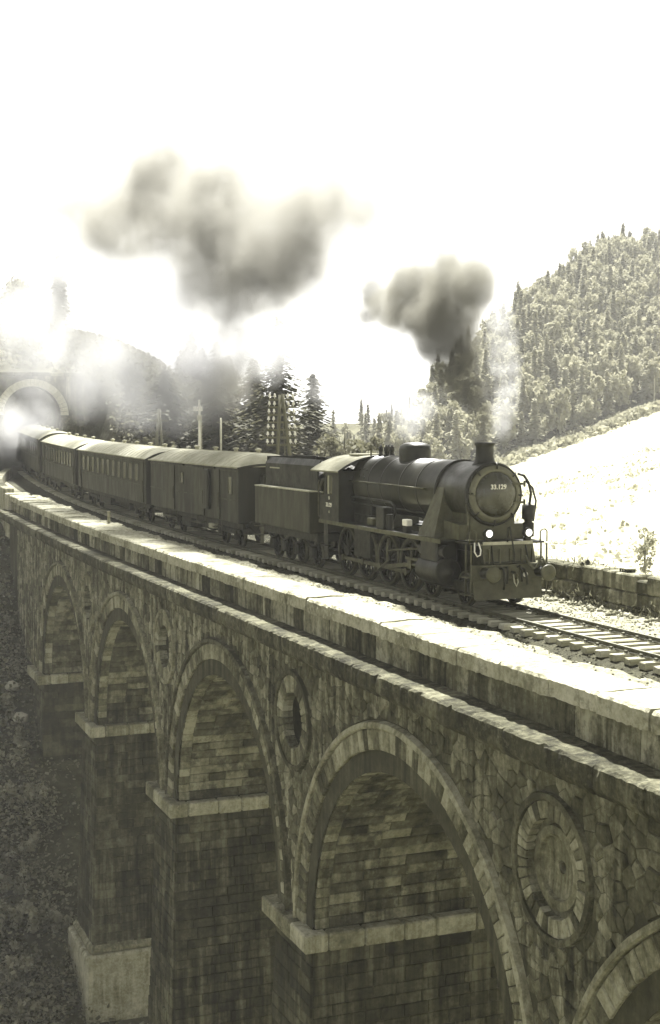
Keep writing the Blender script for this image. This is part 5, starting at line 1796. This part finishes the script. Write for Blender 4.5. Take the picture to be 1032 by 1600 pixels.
wb_ = np.cross(wa_, RNG.normal(0, 1, wp.shape)); wb_ /= np.linalg.norm(wb_, axis=1)[:, None]
V, F = cards(wp, wa_ * RNG.uniform(0.03, 0.1, (len(wp), 1)), wb_ * 0.014)
tag(inst('wall_weeds', np_mesh('wall_weeds', V, F, 'leafmid')), 'weeds and dry grass growing along the far trackside wall', 'weeds', kind='stuff')
ct = [(random.uniform(62, 150), random.uniform(80, 210), random.uniform(0.5, 1.5)) for _ in range(170)]
def pmead():
    c = random.choice(ct)
    return c[0] + random.gauss(0, c[2]), c[1] + random.gauss(0, c[2])
ground_cards(2400, pmead, 0.2, 'grass', 'meadow_tufts', 'scattered pale tufts and low bushes on the sunlit meadow', 'grass', 0.6, 1.0)
ce = [(ss, random.uniform(-9, 0)) for ss in np.arange(-20, 70, 1.5)]
def pedge():
    ss, dd = random.choice(ce); ss += random.gauss(0, 1.5); dd += random.gauss(0, 1.5)
    return 147 + 0.886 * ss - 0.465 * dd, 264 + 0.465 * ss + 0.886 * dd
ground_cards(5000, pedge, 0.4, 'grass', 'wood_edge_bushes', 'pale low bushes along the foot of the far wood', 'bushes', 1.8, 1.0)

# ------------------------------------------------------------------ smoke, steam and haze
def puffs_world(lst):
    out = []
    for (n, t, z, r) in lst:
        out.append((Vector((n, t, z)), r))
    return out

def smoke(name, label, puffs, dens, col, absorb, nscale, amp, aniso=0.2, lo=0.15, hi=0.75, step=0.3):
    pts_ = []
    bm = bmesh.new()
    for (c, r) in puffs:
        for d in [(1, 0, 0), (-1, 0, 0), (0, 1, 0), (0, -1, 0), (0, 0, 1), (0, 0, -1), (.7, .7, .5), (-.7, .7, .5), (.7, -.7, .5), (-.7, -.7, .5), (.7, .7, -.5), (-.7, .7, -.5), (.7, -.7, -.5), (-.7, -.7, -.5)]:
            bm.verts.new(c + Vector(d) * r * 1.25)
    res = bmesh.ops.convex_hull(bm, input=bm.verts)
    bmesh.ops.delete(bm, geom=list({g for g in res['geom_interior'] + res['geom_unused'] if isinstance(g, bmesh.types.BMVert)}), context='VERTS')
    bmesh.ops.recalc_face_normals(bm, faces=bm.faces)
    me = bpy.data.meshes.new(name); bm.to_mesh(me); bm.free()
    m = bpy.data.materials.new(name); m.use_nodes = True
    m.cycles.volume_step_rate = step
    nt = m.node_tree; nt.nodes.clear()
    out = N(nt, 'ShaderNodeOutputMaterial')
    pv_ = N(nt, 'ShaderNodeVolumePrincipled')
    pv_.inputs['Color'].default_value = col
    pv_.inputs['Absorption Color'].default_value = absorb
    pv_.inputs['Anisotropy'].default_value = aniso
    geo = N(nt, 'ShaderNodeNewGeometry')
    pos = geo.outputs['Position']
    wn_ = N(nt, 'ShaderNodeTexNoise'); wn_.inputs['Scale'].default_value = nscale * 0.7; wn_.inputs['Detail'].default_value = 2
    nt.links.new(pos, wn_.inputs['Vector'])
    wv = N(nt, 'ShaderNodeVectorMath', operation='SUBTRACT'); nt.links.new(wn_.outputs['Color'], wv.inputs[0]); wv.inputs[1].default_value = (0.5, 0.5, 0.5)
    ws = N(nt, 'ShaderNodeVectorMath', operation='SCALE'); nt.links.new(wv.outputs[0], ws.inputs[0]); ws.inputs['Scale'].default_value = amp * 0.9 / nscale * 0.5
    wa = N(nt, 'ShaderNodeVectorMath', operation='ADD'); nt.links.new(ws.outputs[0], wa.inputs[0]); nt.links.new(pos, wa.inputs[1])
    acc = None
    for (c, r) in puffs:
        dn = N(nt, 'ShaderNodeVectorMath', operation='DISTANCE')
        nt.links.new(wa.outputs[0], dn.inputs[0]); dn.inputs[1].default_value = c
        q_ = mth(nt, 'DIVIDE', dn.outputs['Value'], r)
        f = mth(nt, 'SUBTRACT', 1.0, mth(nt, 'MULTIPLY', q_, q_), clamp=True)
        acc = f if acc is None else mth(nt, 'ADD', acc, f)
    nz = noise(nt, pos, nscale, 6, 0.7)
    sh = mth(nt, 'MULTIPLY', acc, maprange(nt, nz, 0.28, 0.72, 1 - amp, 1 + amp))
    fd = maprange(nt, sh, lo, hi, 0, 1, True)
    nt.links.new(mth(nt, 'MULTIPLY', fd, dens), pv_.inputs['Density'])
    nt.links.new(pv_.outputs[0], out.inputs['Volume'])
    me.materials.append(m)
    return tag(inst(name, me), label, 'smoke' if 'smoke' in name else 'steam', kind='stuff')

PA = puffs_world(((19.59, 45.51, 10.06, 0.64), (19.3, 36.31, 4.81, 0.3), (19.3, 36.48, 5.19, 0.38), (19.3, 36.84, 5.69, 0.52), (19.3, 37.34, 6.24, 0.7), (19.3, 38.07, 6.93, 0.95), (19.3, 38.56, 7.71, 1.24), (19.3, 39.19, 8.55, 1.5), (19.3, 37.86, 9.28, 1.3), (19.3, 36.8, 9.53, 0.88), (19.3, 41.09, 9.11, 1.39), (19.29, 43.37, 9.25, 0.97), (19.3, 41.34, 9.87, 1.02), (19.29, 45.1, 9.28, 0.59), (19.3, 38.96, 10.05, 0.89)))
smoke('chimney_smoke', 'dense dark smoke column rising from the locomotive chimney', PA, 2.8, T(0.24, 0.84), T(0.3, 0.84), 1.2, 1.0, lo=0.15, hi=1.0, step=0.35)
PB = puffs_world(((20.49, 78.29, 20.21, 2.24), (20.49, 66.86, 17.66, 1.94), (20.49, 47.91, 13.34, 1.21), (20.49, 103.93, 21.28, 2.66), (20.49, 68.55, 12.71, 2.65), (20.49, 55.22, 11.94, 1.92), (20.49, 49.62, 13.59, 1.55), (20.49, 52.94, 13.68, 2.24), (20.49, 57.24, 13.15, 2.68), (20.49, 60.78, 11.94, 2.68), (20.49, 64.2, 11.18, 2.19), (20.49, 67.41, 16.84, 2.94), (20.49, 72.17, 16.19, 3.47), (20.49, 80.55, 17.92, 3.83), (20.49, 76.85, 19.22, 2.76), (20.49, 89.92, 18.63, 3.6), (20.49, 66.31, 14.1, 2.9), (20.49, 47.12, 11.91, 0.72), (20.49, 55.22, 14.27, 2.19), (20.49, 61.72, 14.9, 2.72), (20.49, 59.41, 12.39, 2.34), (20.49, 94.87, 19.53, 2.67), (20.49, 50.82, 14.4, 1.53), (20.49, 64.2, 8.84, 1.88), (20.49, 66.31, 7.34, 1.93)))
smoke('drifting_smoke', 'broad grey smoke cloud drifting above the coaches', PB, 1.8, T(0.3, 0.86), T(0.35, 0.86), 0.5, 1.0, lo=0.03, hi=2.2, step=0.7)
PV = puffs_world(((21.49, 75.69, 13.09, 4.0), (21.49, 87.83, 15.06, 4.17), (21.49, 61.38, 10.53, 2.72), (21.49, 101.73, 16.02, 4.29), (21.49, 67.33, 9.35, 2.95), (21.49, 71.89, 7.51, 2.78), (21.49, 79.86, 10.04, 3.44), (21.49, 57.91, 11.7, 2.3), (21.49, 52.6, 12.23, 1.59), (21.49, 49.29, 11.85, 1.0), (21.49, 109.0, 19.78, 4.06)))
smoke('smoke_veil', 'thin grey smoke veil sinking from the drifting cloud to the trees', PV, 0.10, T(0.55, 0.9), T(0.5, 0.9), 0.4, 0.9, lo=0.0, hi=1.6, step=0.8)
W1 = puffs_world(((18.49, 80.31, 9.24, 3.22), (18.49, 87.53, 9.58, 3.49), (18.49, 71.32, 6.78, 2.72), (18.49, 77.09, 6.17, 2.19), (18.49, 109.15, 12.6, 4.03), (18.49, 65.13, 8.53, 2.51), (18.49, 61.86, 6.29, 1.79), (17.99, 120.77, 3.93, 3.87), (17.99, 107.65, 6.04, 3.08), (17.99, 93.46, 8.11, 3.48), (17.99, 112.24, 10.21, 3.87), (17.99, 81.51, 7.37, 3.07), (17.99, 72.1, 8.51, 2.91), (17.99, 69.39, 11.37, 2.98), (17.99, 89.14, 11.31, 3.12), (17.99, 64.5, 6.64, 2.17), (17.99, 61.22, 8.34, 2.07), (17.99, 96.97, 15.41, 3.6), (17.99, 115.51, 15.12, 4.24), (17.99, 55.48, 8.61, 1.89), (17.99, 50.63, 8.85, 1.5)))
smoke('tunnel_steam', 'white steam veil hanging before the tunnel mouth', W1, 0.22, (0.99, 0.985, 0.94, 1), (1, 1, 0.95, 1), 0.22, 0.8, 0.3, 0.1, 1.6, step=0.8)
W0 = puffs_world(((17.59, 119.9, 3.94, 2.41), (17.59, 112.94, 5.15, 2.18), (17.59, 118.08, 6.39, 2.16), (17.59, 106.72, 4.76, 1.67), (17.59, 104.4, 6.02, 1.64), (17.59, 131.98, 5.63, 3.0)))
smoke('portal_steam', 'dense white steam billowing out of the tunnel mouth', W0, 0.24, (0.99, 0.985, 0.94, 1), (1, 1, 0.95, 1), 0.45, 0.7, 0.3, 0.1, 1.4, step=0.8)
W4 = puffs_world(((23.99, 67.51, 10.24, 2.5), (23.99, 73.39, 9.74, 2.51), (23.99, 79.58, 9.5, 2.89), (23.99, 63.29, 9.18, 1.89), (23.99, 85.99, 11.26, 3.3), (23.99, 69.55, 8.5, 1.71)))
smoke('tree_steam', 'thin white steam drifting through the conifer tops behind the train', W4, 0.42, (0.99, 0.985, 0.94, 1), (1, 1, 0.95, 1), 0.3, 0.7, 0.3, 0.1, 1.5, step=0.8)
W2 = puffs_world(((20.8, 38.03, 5.07, 0.44), (20.8, 37.87, 5.55, 0.54), (20.8, 37.79, 6.07, 0.6), (20.8, 37.79, 6.66, 0.66), (20.8, 37.87, 7.3, 0.68), (20.8, 38.03, 7.95, 0.68), (20.8, 38.2, 8.62, 0.64), (20.8, 38.41, 9.24, 0.56)))
smoke('chimney_steam', 'white steam rising beside the dark chimney smoke', W2, 0.8, (0.99, 0.985, 0.94, 1), (1, 1, 0.95, 1), 0.9, 0.9, 0.3, 0.1, 1.6)
W3 = puffs_world(((21.49, 46.33, 5.34, 0.85), (21.49, 47.95, 6.2, 1.07), (21.49, 45.23, 5.92, 0.79), (21.49, 51.23, 7.94, 1.7), (21.49, 54.76, 7.01, 1.37), (21.49, 49.29, 7.1, 1.25), (21.49, 52.6, 9.59, 1.59)))
smoke('low_steam', 'white steam lying behind the boiler and dome', W3, 0.45, (0.99, 0.985, 0.94, 1), (1, 1, 0.95, 1), 0.5, 0.8, 0.3, 0.1, 1.4, step=0.8)

hz = MB().box(-255, 890, -195, 990, -45, 105)
hm = bpy.data.materials.new('haze'); hm.use_nodes = True
hm.node_tree.nodes.clear()
ho = N(hm.node_tree, 'ShaderNodeOutputMaterial'); hv = N(hm.node_tree, 'ShaderNodeVolumePrincipled')
hv.inputs['Color'].default_value = (1.0, 0.992, 0.95, 1)
hv.inputs['Density'].default_value = 0.00036
hv.inputs['Anisotropy'].default_value = 0.0
hm.node_tree.links.new(hv.outputs[0], ho.inputs['Volume'])
hme = hz.mesh('haze', None); hme.materials.append(hm)
tag(inst('haze', hme), 'thin pale haze filling the valley air', 'haze', kind='stuff')
